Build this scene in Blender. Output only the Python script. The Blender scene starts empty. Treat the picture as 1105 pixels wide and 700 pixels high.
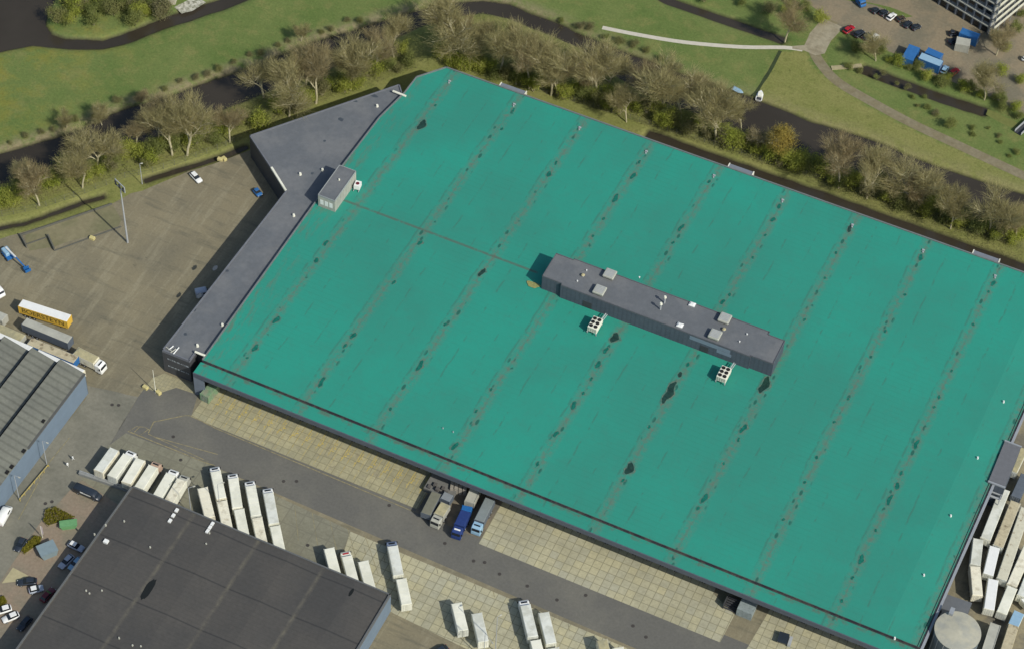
import bpy, bmesh, math, random
import numpy as np
from mathutils import Vector, Matrix
random.seed(7)
scene = bpy.context.scene
COL = scene.collection
PI = math.pi
# ------------------------------------------------------------------ camera
F_, TH, ROLL, YAW = 2476.2, 0.876827, 0.0607865, -0.38766
CAMP = Vector((110.0, -360.0, 460.0))
fwd = Vector((0, math.cos(TH), -math.sin(TH))); rt = Vector((1, 0, 0)); up = rt.cross(fwd)
r2 = rt*math.cos(ROLL) + up*math.sin(ROLL); u2 = -rt*math.sin(ROLL) + up*math.cos(ROLL)
Rz = Matrix.Rotation(-YAW, 3, 'Z')
RR, UU, WW = Rz @ r2, Rz @ u2, Rz @ fwd
cd = bpy.data.cameras.new('camera'); cam = bpy.data.objects.new('camera', cd); COL.objects.link(cam)
cd.sensor_width = 36.0; cd.lens = F_/1105*36.0; cd.clip_start = 1; cd.clip_end = 9000
cam.matrix_world = Matrix(((RR.x, UU.x, -WW.x, CAMP.x), (RR.y, UU.y, -WW.y, CAMP.y), (RR.z, UU.z, -WW.z, CAMP.z), (0, 0, 0, 1)))
scene.camera = cam
def U(x, y, z=0.0):
    """point of the world at height z seen at photo position x, y (survey of the photo)"""
    d = WW*F_ + RR*(x-552.5) - UU*(y-350)
    return CAMP + d*((z-CAMP.z)/d.z)
def W(X, Y, z=0.0): return Vector((X+110, Y-360, z))
# ------------------------------------------------------------------ materials
MATS = {}
def nodes_of(name):
    m = bpy.data.materials.new(name); m.use_nodes = True
    return m, m.node_tree.nodes, m.node_tree.links, m.node_tree.nodes['Principled BSDF']
def mat(name, c, rough=.85, var=.12, scale=.6, metal=0, spec=.25, var2=0, c2=None, scale2=.08, bump=0, bscale=2.0, stretch=None, detail=4, mixlo=.45, mixhi=.6):
    if name in MATS: return MATS[name]
    m, N, L, b = nodes_of(name)
    geo = N.new('ShaderNodeNewGeometry'); src = geo.outputs['Position']
    if stretch:
        mp = N.new('ShaderNodeMapping'); mp.inputs['Scale'].default_value = stretch; L.new(src, mp.inputs[0]); src = mp.outputs[0]
    n = N.new('ShaderNodeTexNoise'); n.inputs['Scale'].default_value = scale; n.inputs['Detail'].default_value = detail; n.inputs['Roughness'].default_value = .65
    L.new(src, n.inputs['Vector'])
    mr = N.new('ShaderNodeMapRange'); mr.inputs['From Min'].default_value = .25; mr.inputs['From Max'].default_value = .75
    mr.inputs['To Min'].default_value = 1-var; mr.inputs['To Max'].default_value = 1+var; L.new(n.outputs[0], mr.inputs[0])
    col = N.new('ShaderNodeRGB'); col.outputs[0].default_value = (*c, 1); out = col.outputs[0]
    if c2:
        n2 = N.new('ShaderNodeTexNoise'); n2.inputs['Scale'].default_value = scale2; n2.inputs['Detail'].default_value = 6; n2.inputs['Roughness'].default_value = .6
        L.new(src, n2.inputs['Vector'])
        r = N.new('ShaderNodeMapRange'); r.inputs['From Min'].default_value = mixlo; r.inputs['From Max'].default_value = mixhi; L.new(n2.outputs[0], r.inputs[0])
        mx = N.new('ShaderNodeMix'); mx.data_type = 'RGBA'; L.new(r.outputs[0], mx.inputs[0]); L.new(out, mx.inputs[6]); mx.inputs[7].default_value = (*c2, 1); out = mx.outputs[2]
    vm = N.new('ShaderNodeVectorMath'); vm.operation = 'MULTIPLY'; L.new(out, vm.inputs[0]); L.new(mr.outputs[0], vm.inputs[1])
    L.new(vm.outputs[0], b.inputs['Base Color'])
    b.inputs['Roughness'].default_value = rough; b.inputs['Metallic'].default_value = metal; b.inputs['Specular IOR Level'].default_value = spec
    if bump:
        bn = N.new('ShaderNodeTexNoise'); bn.inputs['Scale'].default_value = bscale; bn.inputs['Detail'].default_value = 5; L.new(geo.outputs['Position'], bn.inputs['Vector'])
        bp = N.new('ShaderNodeBump'); bp.inputs['Strength'].default_value = bump; bp.inputs['Distance'].default_value = .3; L.new(bn.outputs[0], bp.inputs['Height']); L.new(bp.outputs[0], b.inputs['Normal'])
    MATS[name] = m; return m
def mth(N, L, op, a, b=None, c=None):
    n = N.new('ShaderNodeMath'); n.operation = op
    for i, v in enumerate((a, b, c)):
        if v is None: continue
        if isinstance(v, (int, float)): n.inputs[i].default_value = v
        else: L.new(v, n.inputs[i])
    return n.outputs[0]
def noise(N, L, src, scale, detail=4, rough=.6, stretch=None):
    if stretch:
        mp = N.new('ShaderNodeMapping'); mp.inputs['Scale'].default_value = stretch; L.new(src, mp.inputs[0]); src = mp.outputs[0]
    n = N.new('ShaderNodeTexNoise'); n.inputs['Scale'].default_value = scale; n.inputs['Detail'].default_value = detail; n.inputs['Roughness'].default_value = rough
    L.new(src, n.inputs['Vector']); return n.outputs[0]
def rng(N, L, v, a, b, lo=0., hi=1.):
    r = N.new('ShaderNodeMapRange'); r.inputs['From Min'].default_value = a; r.inputs['From Max'].default_value = b
    r.inputs['To Min'].default_value = lo; r.inputs['To Max'].default_value = hi
    L.new(v, r.inputs[0]); return r.outputs[0]
def mixc(N, L, f, a, b):
    mx = N.new('ShaderNodeMix'); mx.data_type = 'RGBA'
    if isinstance(f, (int, float)): mx.inputs[0].default_value = f
    else: L.new(f, mx.inputs[0])
    for i, v in ((6, a), (7, b)):
        if isinstance(v, tuple): mx.inputs[i].default_value = (*v, 1)
        else: L.new(v, mx.inputs[i])
    return mx.outputs[2]
def mulc(N, L, c, f):
    vm = N.new('ShaderNodeVectorMath'); vm.operation = 'MULTIPLY'; L.new(c, vm.inputs[0]); L.new(f, vm.inputs[1]); return vm.outputs[0]

SEAM0 = -195.8+110; SEAMD = 19.94; SKEW = .0225
HR = 9.0; YF = -58.0; YN = 64.0; YC = -62.4; XW = -96.2; XR = 92.9
GY = U(480, 257, HR).y; GX = U(583, 293, HR).x
def teal_roof():
    m, N, L, b = nodes_of('teal_roof_membrane')
    geo = N.new('ShaderNodeNewGeometry'); P = geo.outputs['Position']
    sx = N.new('ShaderNodeSeparateXYZ'); L.new(P, sx.inputs[0]); X, Y = sx.outputs[0], sx.outputs[1]
    wob = mth(N, L, 'MULTIPLY', mth(N, L, 'SUBTRACT', noise(N, L, P, .12, 3), .5), 1.2)
    t = mth(N, L, 'DIVIDE', mth(N, L, 'ADD', mth(N, L, 'SUBTRACT', mth(N, L, 'SUBTRACT', X, mth(N, L, 'MULTIPLY', mth(N, L, 'SUBTRACT', Y, 3.), SKEW)), SEAM0), wob), SEAMD)
    d = mth(N, L, 'MULTIPLY', mth(N, L, 'ABSOLUTE', mth(N, L, 'SUBTRACT', mth(N, L, 'FRACT', mth(N, L, 'ADD', t, .5)), .5)), SEAMD)   # metres from seam
    base = mixc(N, L, rng(N, L, noise(N, L, P, .035, 5), .35, .65), (.024, .262, .192), (.030, .222, .165))
    base = mixc(N, L, rng(N, L, noise(N, L, P, .5, 5, .7), .5, .8, 0, .4), base, (.045, .19, .145))
    # membrane strips: fine lines along X every metre or so
    st = mth(N, L, 'FRACT', mth(N, L, 'DIVIDE', Y, 1.55))
    ln = rng(N, L, mth(N, L, 'ABSOLUTE', mth(N, L, 'SUBTRACT', st, .5)), .40, .5, 0, 1)
    ln = mth(N, L, 'MULTIPLY', ln, rng(N, L, noise(N, L, P, .05, 3), .4, .7, 0, .35))
    base = mixc(N, L, ln, base, (.022, .17, .115))
    # grime beside the drainage seams
    g = mth(N, L, 'MULTIPLY', rng(N, L, d, 1.9, .2), rng(N, L, noise(N, L, P, .7, 6, .8), .42, .60))
    base = mixc(N, L, mth(N, L, 'MULTIPLY', g, .85), base, (.115, .155, .115))
    g2 = mth(N, L, 'MULTIPLY', rng(N, L, d, .32, .08), rng(N, L, noise(N, L, P, .8, 4, .7), .35, .5))
    base = mixc(N, L, mth(N, L, 'MULTIPLY', g2, .4), base, (.085, .15, .115))
    # small wet stains
    vt = N.new('ShaderNodeTexVoronoi'); vt.inputs['Scale'].default_value = .33; mp = N.new('ShaderNodeMapping'); mp.inputs['Scale'].default_value = (1.6, .7, 1); L.new(P, mp.inputs[0]); L.new(mp.outputs[0], vt.inputs['Vector'])
    s1 = mth(N, L, 'MULTIPLY', rng(N, L, vt.outputs['Distance'], .26, .18), rng(N, L, d, 1.6, .8))
    s1 = mth(N, L, 'MULTIPLY', s1, rng(N, L, noise(N, L, P, .2, 2), .43, .48))
    base = mixc(N, L, mth(N, L, 'MULTIPLY', s1, .9), base, (.016, .10, .075))
    # faint secondary scratches between the seams
    for off_, wd, st_, lo_ in ((.30, .16, .6, .50), (.64, .13, .5, .53), (-.09, .2, .55, .46)):
        d2 = mth(N, L, 'MULTIPLY', mth(N, L, 'ABSOLUTE', mth(N, L, 'SUBTRACT', mth(N, L, 'FRACT', mth(N, L, 'ADD', t, .5-off_)), .5)), SEAMD)
        s2 = mth(N, L, 'MULTIPLY', rng(N, L, d2, wd*2, wd*.6), rng(N, L, noise(N, L, P, .45, 5, .8, (1, .45, 1)), lo_, lo_+.06))
        base = mixc(N, L, mth(N, L, 'MULTIPLY', s2, st_), base, (.045, .14, .105))
    # dirt along the west and front margins
    w = rng(N, L, X, -88, -95.5); w = mth(N, L, 'MULTIPLY', w, rng(N, L, noise(N, L, P, .4, 6, .75, (1.4, .35, 1)), .5, .62))
    base = mixc(N, L, mth(N, L, 'MULTIPLY', w, .65), base, (.12, .14, .10))
    w = rng(N, L, mth(N, L, 'ABSOLUTE', mth(N, L, 'SUBTRACT', Y, GY)), .55, .2)
    w = mth(N, L, 'MULTIPLY', w, mth(N, L, 'MULTIPLY', rng(N, L, X, GX, GX-1), rng(N, L, noise(N, L, P, .7, 3), .3, .5)))
    base = mixc(N, L, mth(N, L, 'MULTIPLY', w, .75), base, (.085, .11, .085))
    w = mth(N, L, 'MULTIPLY', rng(N, L, mth(N, L, 'ABSOLUTE', mth(N, L, 'SUBTRACT', Y, YF-.9)), .9, .3), rng(N, L, noise(N, L, P, .35, 5, .7), .48, .6))
    base = mixc(N, L, mth(N, L, 'MULTIPLY', w, .7), base, (.10, .12, .09))
    L.new(base, b.inputs['Base Color']); b.inputs['Roughness'].default_value = .7; b.inputs['Specular IOR Level'].default_value = .2
    bp = N.new('ShaderNodeBump'); bp.inputs['Strength'].default_value = .25; bp.inputs['Distance'].default_value = .15
    L.new(noise(N, L, P, .9, 4, .6, (1, 1.6, 1)), bp.inputs['Height']); L.new(bp.outputs[0], b.inputs['Normal'])
    return m
def slab_mat(name, c1, c2, joint, pitch=2.09, ox=0., oy=0., stain=None, mid=True):
    m, N, L, b = nodes_of(name)
    geo = N.new('ShaderNodeNewGeometry'); P = geo.outputs['Position']
    mp = N.new('ShaderNodeMapping'); mp.inputs['Location'].default_value = (-ox/pitch, -oy/pitch, 0); mp.inputs['Scale'].default_value = (1/pitch, 1/pitch, 0); L.new(P, mp.inputs[0])
    s = N.new('ShaderNodeSeparateXYZ'); L.new(mp.outputs[0], s.inputs[0])
    def ed(v):
        return mth(N, L, 'ABSOLUTE', mth(N, L, 'SUBTRACT', mth(N, L, 'FRACT', v), .5))
    e = mth(N, L, 'MAXIMUM', ed(s.outputs[0]), ed(s.outputs[1]))
    fl = N.new('ShaderNodeVectorMath'); fl.operation = 'FLOOR'; L.new(mp.outputs[0], fl.inputs[0])
    wn = N.new('ShaderNodeTexWhiteNoise'); wn.noise_dimensions = '2D'; L.new(fl.outputs[0], wn.inputs['Vector'])
    base = mixc(N, L, wn.outputs['Value'], c1, c2)
    base = mixc(N, L, rng(N, L, noise(N, L, P, .09, 5, .7), .45, .65, 0, .6), base, tuple(.72*(a+b_)/2 for a, b_ in zip(c1, c2)))
    base = mulc(N, L, base, rng(N, L, noise(N, L, P, 1.3, 5, .7), .25, .75, .82, 1.14))
    base = mixc(N, L, rng(N, L, noise(N, L, P, .35, 6, .8, (.35, 1.2, 1)), .54, .66, 0, .45), base, tuple(.62*v for v in c2))
    if stain: base = mixc(N, L, rng(N, L, noise(N, L, P, .3, 6, .75), .53, .66, 0, .7), base, stain)
    base = mixc(N, L, rng(N, L, e, .445, .475, 0, .85), base, joint)
    L.new(base, b.inputs['Base Color']); b.inputs['Roughness'].default_value = .9; b.inputs['Specular IOR Level'].default_value = .15
    return m
def grass_mat():
    m, N, L, b = nodes_of('grass_land')
    geo = N.new('ShaderNodeNewGeometry'); P = geo.outputs['Position']
    def at(n):
        a = N.new('ShaderNodeAttribute'); a.attribute_name = n; return a.outputs['Fac']
    bank, olive = at('bank'), at('olive')
    g = mixc(N, L, rng(N, L, noise(N, L, P, .045, 6, .65), .38, .62), (.106, .155, .044), (.150, .185, .060))
    g = mixc(N, L, rng(N, L, noise(N, L, P, .16, 6, .7), .5, .68, 0, .5), g, (.23, .21, .08))
    g = mixc(N, L, rng(N, L, noise(N, L, P, .35, 5, .75), .56, .66, 0, .35), g, (.07, .105, .035))
    # flowering yellow haze in the far left meadow
    sx = N.new('ShaderNodeSeparateXYZ'); L.new(P, sx.inputs[0])
    y = mth(N, L, 'MULTIPLY', rng(N, L, sx.outputs[0], -165, -215), rng(N, L, noise(N, L, P, .09, 5, .75), .46, .62))
    g = mixc(N, L, mth(N, L, 'MULTIPLY', y, .7), g, (.22, .19, .028))
    o = mixc(N, L, rng(N, L, noise(N, L, P, .1, 6, .7), .38, .62), (.175, .190, .058), (.215, .215, .075))
    o = mixc(N, L, rng(N, L, noise(N, L, P, .45, 5, .75), .54, .66, 0, .5), o, (.085, .105, .03))
    c = mixc(N, L, olive, g, o)
    br = mth(N, L, 'MULTIPLY', bank, rng(N, L, noise(N, L, P, .22, 6, .75), .38, .55))
    c = mixc(N, L, br, c, (.25, .21, .125))
    c = mixc(N, L, rng(N, L, sx.outputs[2], -.25, -.75), c, (.045, .045, .025))
    c = mulc(N, L, c, rng(N, L, noise(N, L, P, 1.4, 6, .8), .25, .75, .68, 1.3))
    L.new(c, b.inputs['Base Color']); b.inputs['Roughness'].default_value = .95; b.inputs['Specular IOR Level'].default_value = .05
    bp = N.new('ShaderNodeBump'); bp.inputs['Strength'].default_value = .5; bp.inputs['Distance'].default_value = .35
    L.new(noise(N, L, P, 1.1, 6, .8), bp.inputs['Height']); L.new(bp.outputs[0], b.inputs['Normal'])
    return m
def leaf_mat(name, c1, c2):
    m, N, L, b = nodes_of(name)
    geo = N.new('ShaderNodeNewGeometry'); oi = N.new('ShaderNodeObjectInfo')
    w = N.new('ShaderNodeMath'); w.operation = 'FRACT'; L.new(mth(N, L, 'ADD', oi.outputs['Random'], noise(N, L, geo.outputs['Position'], .55, 3)), w.inputs[0])
    c = mixc(N, L, w.outputs[0], c1, c2)
    c = mulc(N, L, c, rng(N, L, noise(N, L, geo.outputs['Position'], 1.5, 3, .8), .25, .75, .55, 1.5))
    L.new(c, b.inputs['Base Color']); b.inputs['Roughness'].default_value = .9; b.inputs['Specular IOR Level'].default_value = .05
    tl = N.new('ShaderNodeBsdfTranslucent'); L.new(c, tl.inputs[0]); ms_ = N.new('ShaderNodeMixShader'); ms_.inputs[0].default_value = .45
    L.new(b.outputs[0], ms_.inputs[1]); L.new(tl.outputs[0], ms_.inputs[2]); L.new(ms_.outputs[0], N['Material Output'].inputs[0])
    return m
def ribbed(name, c, c2, axis=0, pitch=1.0, lo=.8, rough=.7):
    m, N, L, b = nodes_of(name)
    geo = N.new('ShaderNodeNewGeometry'); P = geo.outputs['Position']
    s = N.new('ShaderNodeSeparateXYZ'); L.new(P, s.inputs[0])
    f = mth(N, L, 'FRACT', mth(N, L, 'DIVIDE', s.outputs[axis], pitch))
    k = rng(N, L, mth(N, L, 'ABSOLUTE', mth(N, L, 'SUBTRACT', f, .5)), .25, .5, 1., lo)
    base = mixc(N, L, rng(N, L, noise(N, L, P, .12, 6, .7), .35, .65), c, c2)
    base = mulc(N, L, base, rng(N, L, noise(N, L, P, 1.2, 5, .7), .25, .75, .85, 1.15))
    base = mulc(N, L, base, k)
    L.new(base, b.inputs['Base Color']); b.inputs['Roughness'].default_value = rough; b.inputs['Specular IOR Level'].default_value = .2
    return m
M_TEAL = teal_roof(); M_GRASS = grass_mat()
M_CLINK = mat('clinker_yard', (.152, .137, .088), .95, .16, 1.2, c2=(.118, .112, .08), scale2=.05, bump=.2, spec=.1)
def clinker():
    m, N, L, b = nodes_of('clinker_paving')
    geo = N.new('ShaderNodeNewGeometry'); P = geo.outputs['Position']
    base = mixc(N, L, rng(N, L, noise(N, L, P, .045, 6, .65), .4, .62), (.218, .192, .124), (.168, .153, .106))
    mp = N.new('ShaderNodeMapping'); mp.inputs['Rotation'].default_value = (0, 0, .62); mp.inputs['Scale'].default_value = (.35, .05, 1); L.new(P, mp.inputs[0])
    base = mixc(N, L, rng(N, L, noise(N, L, mp.outputs[0], 1.0, 6, .7), .50, .64, 0, .6), base, (.27, .245, .165))
    mp2 = N.new('ShaderNodeMapping'); mp2.inputs['Rotation'].default_value = (0, 0, -.5); mp2.inputs['Scale'].default_value = (.06, .4, 1); L.new(P, mp2.inputs[0])
    base = mixc(N, L, rng(N, L, noise(N, L, mp2.outputs[0], 1.0, 6, .7), .52, .66, 0, .55), base, (.11, .107, .08))
    base = mixc(N, L, rng(N, L, noise(N, L, P, .3, 6, .8), .62, .7, 0, .5), base, (.07, .072, .055))
    base = mulc(N, L, base, rng(N, L, noise(N, L, P, 1.6, 6, .8), .25, .75, .82, 1.18))
    L.new(base, b.inputs['Base Color']); b.inputs['Roughness'].default_value = .95; b.inputs['Specular IOR Level'].default_value = .1
    return m
M_CLINK = clinker()
M_ASPH = mat('dark_asphalt', (.124, .122, .108), .9, .12, 1.5, c2=(.148, .144, .122), scale2=.06, spec=.15)
M_ASPH2 = mat('worn_asphalt', (.195, .188, .148), .9, .14, 1.1, c2=(.155, .152, .12), scale2=.09, spec=.15, stretch=(1, 1, 1))
M_BRICK = mat('red_brown_paving', (.25, .20, .145), .95, .16, 1.3, c2=(.21, .185, .135), scale2=.12, spec=.1)
M_CONC = slab_mat('grey_green_slabs', (.225, .220, .160), (.195, .190, .140), (.165, .160, .12), 4.18, -41.7, -82.9)
M_SLAB = slab_mat('cream_slabs', (.42, .39, .245), (.36, .35, .255), (.19, .18, .115), 2.09, -13.0, -71.7)
M_SLABW = slab_mat('worn_cream_slabs', (.39, .36, .22), (.31, .295, .19), (.2, .185, .11), 2.09, -94.2, -69.3, stain=(.23, .21, .15))
M_ISLE = slab_mat('cream_small_paving', (.34, .31, .19), (.30, .28, .18), (.2, .19, .12), .9)
M_YEL = mat('faded_yellow_paint', (.46, .36, .10), .85, .35, 2.5, c2=(.30, .27, .15), scale2=1.1)
M_YEL2 = mat('worn_ochre_paint', (.26, .225, .12), .9, .3, 2.0, c2=(.16, .15, .105), scale2=.8)
M_TRACK = mat('gravel_track', (.21, .185, .12), .95, .2, .8, c2=(.19, .165, .10), scale2=.3, spec=.05)
M_PATH = mat('pale_concrete_path', (.50, .47, .39), .9, .1, .9)
M_LOT = mat('brick_parking_lot', (.235, .195, .13), .95, .15, 1.3, c2=(.17, .155, .11), scale2=.1, spec=.1)
M_ROOFG = mat('blue_grey_bitumen', (.120, .130, .140), .8, .1, .9, c2=(.148, .155, .16), scale2=.1, spec=.2, bump=.1)
M_ROOFK = mat('black_bitumen', (.052, .053, .052), .85, .14, .5, c2=(.064, .062, .056), scale2=.07, spec=.15, stretch=(.35, 1.6, 1))
M_WALLD = mat('dark_cladding', (.062, .065, .07), .6, .1, .5)
M_WALLB = mat('blue_grey_cladding', (.145, .195, .25), .55, .08, .4)
M_WALLG = ribbed('beige_corrugated', (.38, .38, .33), (.30, .31, .28), 1, .9, .7)
M_WALLN = ribbed('slate_wall_panels', (.082, .10, .125), (.07, .086, .11), 0, 1.2, .85)
M_FASC = mat('dark_fascia', (.035, .035, .042), .7, .2, .8, c2=(.07, .065, .06), scale2=.5)
M_COPE = mat('grey_coping', (.27, .29, .31), .5, .1, 1.0)
M_WHITE = mat('white_panel', (.72, .715, .60), .55, .06, .7, c2=(.63, .63, .52), scale2=.25)
M_WHITEB = mat('greyed_white_panel', (.62, .635, .57), .6, .08, .8, c2=(.50, .51, .44), scale2=.35)
M_WHITEC = mat('grubby_white_panel', (.70, .67, .53), .6, .1, .8, c2=(.47, .43, .32), scale2=.6, mixlo=.52, mixhi=.68)
M_WHITE2 = mat('clean_white_paint', (.72, .73, .70), .4, .05, .7)
M_GREYT = mat('grey_tarpaulin', (.40, .40, .34), .7, .08, .9, c2=(.34, .34, .29), scale2=.2)
M_SLATE = mat('slate_tarpaulin', (.10, .12, .145), .7, .1, .8)
M_DIRTY = mat('dirty_cream_roof', (.44, .39, .26), .85, .2, 1.2, c2=(.2, .16, .10), scale2=.55, mixlo=.56, mixhi=.66)
M_TAN = mat('tan_roof', (.40, .36, .21), .85, .14, 1.2, c2=(.30, .28, .18), scale2=.4)
M_STAINW = mat('stained_white_roof', (.54, .52, .40), .8, .1, 1.2, c2=(.22, .16, .09), scale2=.7, mixlo=.60, mixhi=.68)
M_OLIVE = mat('olive_tarpaulin', (.17, .175, .10), .85, .12, 1.0)
M_YELP = mat('yellow_trailer_paint', (.62, .40, .06), .5, .08, .8)
M_BLUE = mat('bright_blue_paint', (.02, .12, .33), .5, .08, .8)
M_NAVY = mat('navy_tarpaulin', (.018, .04, .15), .7, .15, 1.2)
M_LBLUE = mat('pale_blue_paint', (.25, .40, .52), .5, .08, .8)
M_CBLUE = mat('container_blue', (.03, .13, .33), .6, .12, .8)
M_RED = mat('red_paint', (.35, .015, .025), .35, .05, .8, spec=.5)
M_DRED = mat('dark_red_paint', (.12, .012, .018), .35, .05, .8, spec=.5)
M_SILV = mat('silver_paint', (.36, .40, .46), .3, .05, .8, spec=.5)
M_DARKC = mat('dark_car_paint', (.025, .033, .045), .3, .05, .8, spec=.5)
M_GLASS = mat('tinted_glass', (.012, .016, .02), .12, .02, .8, spec=.6)
M_TYRE = mat('rubber', (.015, .015, .015), .9, .05, 1)
M_STEEL = mat('galvanised_steel', (.34, .36, .37), .5, .08, 1)
M_DSTEEL = mat('dark_steel', (.05, .052, .058), .6, .1, 1)
M_GREENC = mat('weathered_green_paint', (.16, .26, .15), .7, .2, 1.2, c2=(.22, .24, .17), scale2=.5)
M_SKIPG = mat('green_container', (.13, .30, .13), .6, .12, 1.2)
M_BROWN = mat('brown_load', (.22, .13, .08), .95, .25, 2)
M_BARK = mat('grey_bark', (.42, .385, .25), .95, .15, 1.5, spec=.05)
M_TWIG = leaf_mat('bare_twigs', (.30, .27, .125), (.40, .36, .18))
M_TWIGR = leaf_mat('reddish_twigs', (.32, .26, .14), (.36, .31, .165))
M_LEAFY = leaf_mat('fresh_yellow_green_leaves', (.27, .315, .055), (.36, .38, .085))
M_LEAFG = leaf_mat('dull_green_leaves', (.18, .21, .065), (.25, .27, .09))
M_LEAFO = leaf_mat('golden_leaves', (.30, .235, .055), (.38, .30, .08))
M_SCRUB = leaf_mat('scrub_leaves', (.22, .205, .11), (.22, .23, .08))
M_REED = leaf_mat('dry_reed', (.20, .16, .09), (.14, .14, .06))
M_SKIN = mat('skin', (.42, .25, .18), .6, .02, 1)
M_HAIR = mat('brown_hair', (.05, .03, .02), .7, .05, 1)
M_TROUS = mat('dark_trousers', (.03, .035, .05), .8, .05, 1)
def puddle_mat(name, c):
    m, N, L, b = nodes_of(name); geo = N.new('ShaderNodeNewGeometry')
    base = mulc(N, L, mixc(N, L, rng(N, L, noise(N, L, geo.outputs['Position'], .9, 5, .7), .4, .65), c, tuple(v*1.7 for v in c)), rng(N, L, noise(N, L, geo.outputs['Position'], 3, 3), .3, .7, .85, 1.15))
    L.new(base, b.inputs['Base Color']); b.inputs['Roughness'].default_value = .25; b.inputs['Specular IOR Level'].default_value = .5
    return m
M_PUD = puddle_mat('wet_teal_puddle', (.006, .10, .07)); M_PUDD = puddle_mat('dark_puddle', (.012, .035, .026))
def water_mat():
    m, N, L, b = nodes_of('murky_water'); geo = N.new('ShaderNodeNewGeometry')
    c = mixc(N, L, rng(N, L, noise(N, L, geo.outputs['Position'], .03, 4), .4, .6), (.036, .030, .021), (.044, .037, .027))
    L.new(c, b.inputs['Base Color']); b.inputs['Roughness'].default_value = .12; b.inputs['Specular IOR Level'].default_value = .35
    bp = N.new('ShaderNodeBump'); bp.inputs['Strength'].default_value = .15; bp.inputs['Distance'].default_value = .1
    L.new(noise(N, L, geo.outputs['Position'], 1.8, 3), bp.inputs['Height']); L.new(bp.outputs[0], b.inputs['Normal'])
    return m
M_WATER = water_mat()
# ------------------------------------------------------------------ builders
def tag(o, label=None, cat=None, group=None, kind=None):
    if label: o['label'] = label
    if cat: o['category'] = cat
    if group: o['group'] = group
    if kind: o['kind'] = kind
    return o
def thing(name, loc, rz, label, cat, group=None):
    o = bpy.data.objects.new(name, None); COL.objects.link(o); o.empty_display_size = .5
    o.location = loc; o.rotation_euler = (0, 0, rz); return tag(o, label, cat, group)
class MB:
    def __init__(s): s.v = []; s.f = []; s.mi = []; s.m = 0
    def add(s, vs, fs):
        n = len(s.v); s.v += [tuple(v) for v in vs]; s.f += [tuple(i+n for i in f) for f in fs]; s.mi += [s.m]*len(fs); return s
    def box(s, x0, x1, y0, y1, z0, z1, M=None):
        vs = [Vector(p) for p in ((x0,y0,z0),(x1,y0,z0),(x1,y1,z0),(x0,y1,z0),(x0,y0,z1),(x1,y0,z1),(x1,y1,z1),(x0,y1,z1))]
        if M: vs = [M @ v for v in vs]
        return s.add(vs, [(0,3,2,1),(4,5,6,7),(0,1,5,4),(1,2,6,5),(2,3,7,6),(3,0,4,7)])
    def cbox(s, x0, x1, y0, y1, z0, z1, c=.08):
        """box with chamfered upper and vertical edges"""
        def ring(x0, x1, y0, y1, z, c): return [(x0+c,y0,z),(x1-c,y0,z),(x1,y0+c,z),(x1,y1-c,z),(x1-c,y1,z),(x0+c,y1,z),(x0,y1-c,z),(x0,y0+c,z)]
        return s.loft([ring(x0,x1,y0,y1,z0,c), ring(x0,x1,y0,y1,z1-c,c), ring(x0+c,x1-c,y0+c,y1-c,z1,c)])
    def loft(s, rings, cap=True):
        n = len(rings[0]); vs = [p for r in rings for p in r]; fs = []
        for k in range(len(rings)-1):
            for i in range(n):
                j = (i+1) % n; fs.append((k*n+i, k*n+j, (k+1)*n+j, (k+1)*n+i))
        if cap: fs.append(tuple(range(n-1, -1, -1))); fs.append(tuple((len(rings)-1)*n+i for i in range(n)))
        return s.add(vs, fs)
    def prism(s, poly, z0, z1, top=True, bottom=True):
        a = sum(poly[i][0]*poly[(i+1) % len(poly)][1]-poly[(i+1) % len(poly)][0]*poly[i][1] for i in range(len(poly)))
        if a < 0: poly = poly[::-1]
        n = len(poly); vs = [(p[0], p[1], z0) for p in poly]+[(p[0], p[1], z1) for p in poly]
        fs = [(i, (i+1) % n, n+(i+1) % n, n+i) for i in range(n)]
        if top: fs.append(tuple(range(n, 2*n)))
        if bottom: fs.append(tuple(range(n-1, -1, -1)))
        return s.add(vs, fs)
    def tube(s, p0, p1, r0, r1=None, n=8, cap=True):
        r1 = r0 if r1 is None else r1; p0 = Vector(p0); p1 = Vector(p1); d = (p1-p0)
        if d.length < 1e-6: return s
        d.normalize(); a = d.orthogonal().normalized(); b = d.cross(a)
        rings = [[p+(a*math.cos(2*PI*i/n)+b*math.sin(2*PI*i/n))*r for i in range(n)] for p, r in ((p0, r0), (p1, r1))]
        return s.loft(rings, cap)
    def sheet(s, poly, z):
        a = sum(poly[i][0]*poly[(i+1) % len(poly)][1]-poly[(i+1) % len(poly)][0]*poly[i][1] for i in range(len(poly)))
        if a < 0: poly = poly[::-1]
        return s.add([(p[0], p[1], z) for p in poly], [tuple(range(len(poly)))])
    def build(s, name, mats, parent=None, smooth=False):
        me = bpy.data.meshes.new(name); me.from_pydata(s.v, [], s.f)
        for m in (mats if isinstance(mats, (list, tuple)) else [mats]): me.materials.append(m)
        if any(s.mi): me.polygons.foreach_set('material_index', s.mi)
        if smooth: me.polygons.foreach_set('use_smooth', [True]*len(me.polygons))
        me.update(); o = bpy.data.objects.new(name, me); COL.objects.link(o)
        if parent: o.parent = parent
        return o
def off(poly, o): return [(p[0]-o[0], p[1]-o[1]) for p in poly]
def px(pts, z=0.0): return [tuple(U(x, y, z)[:2]) for x, y in pts]
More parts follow.
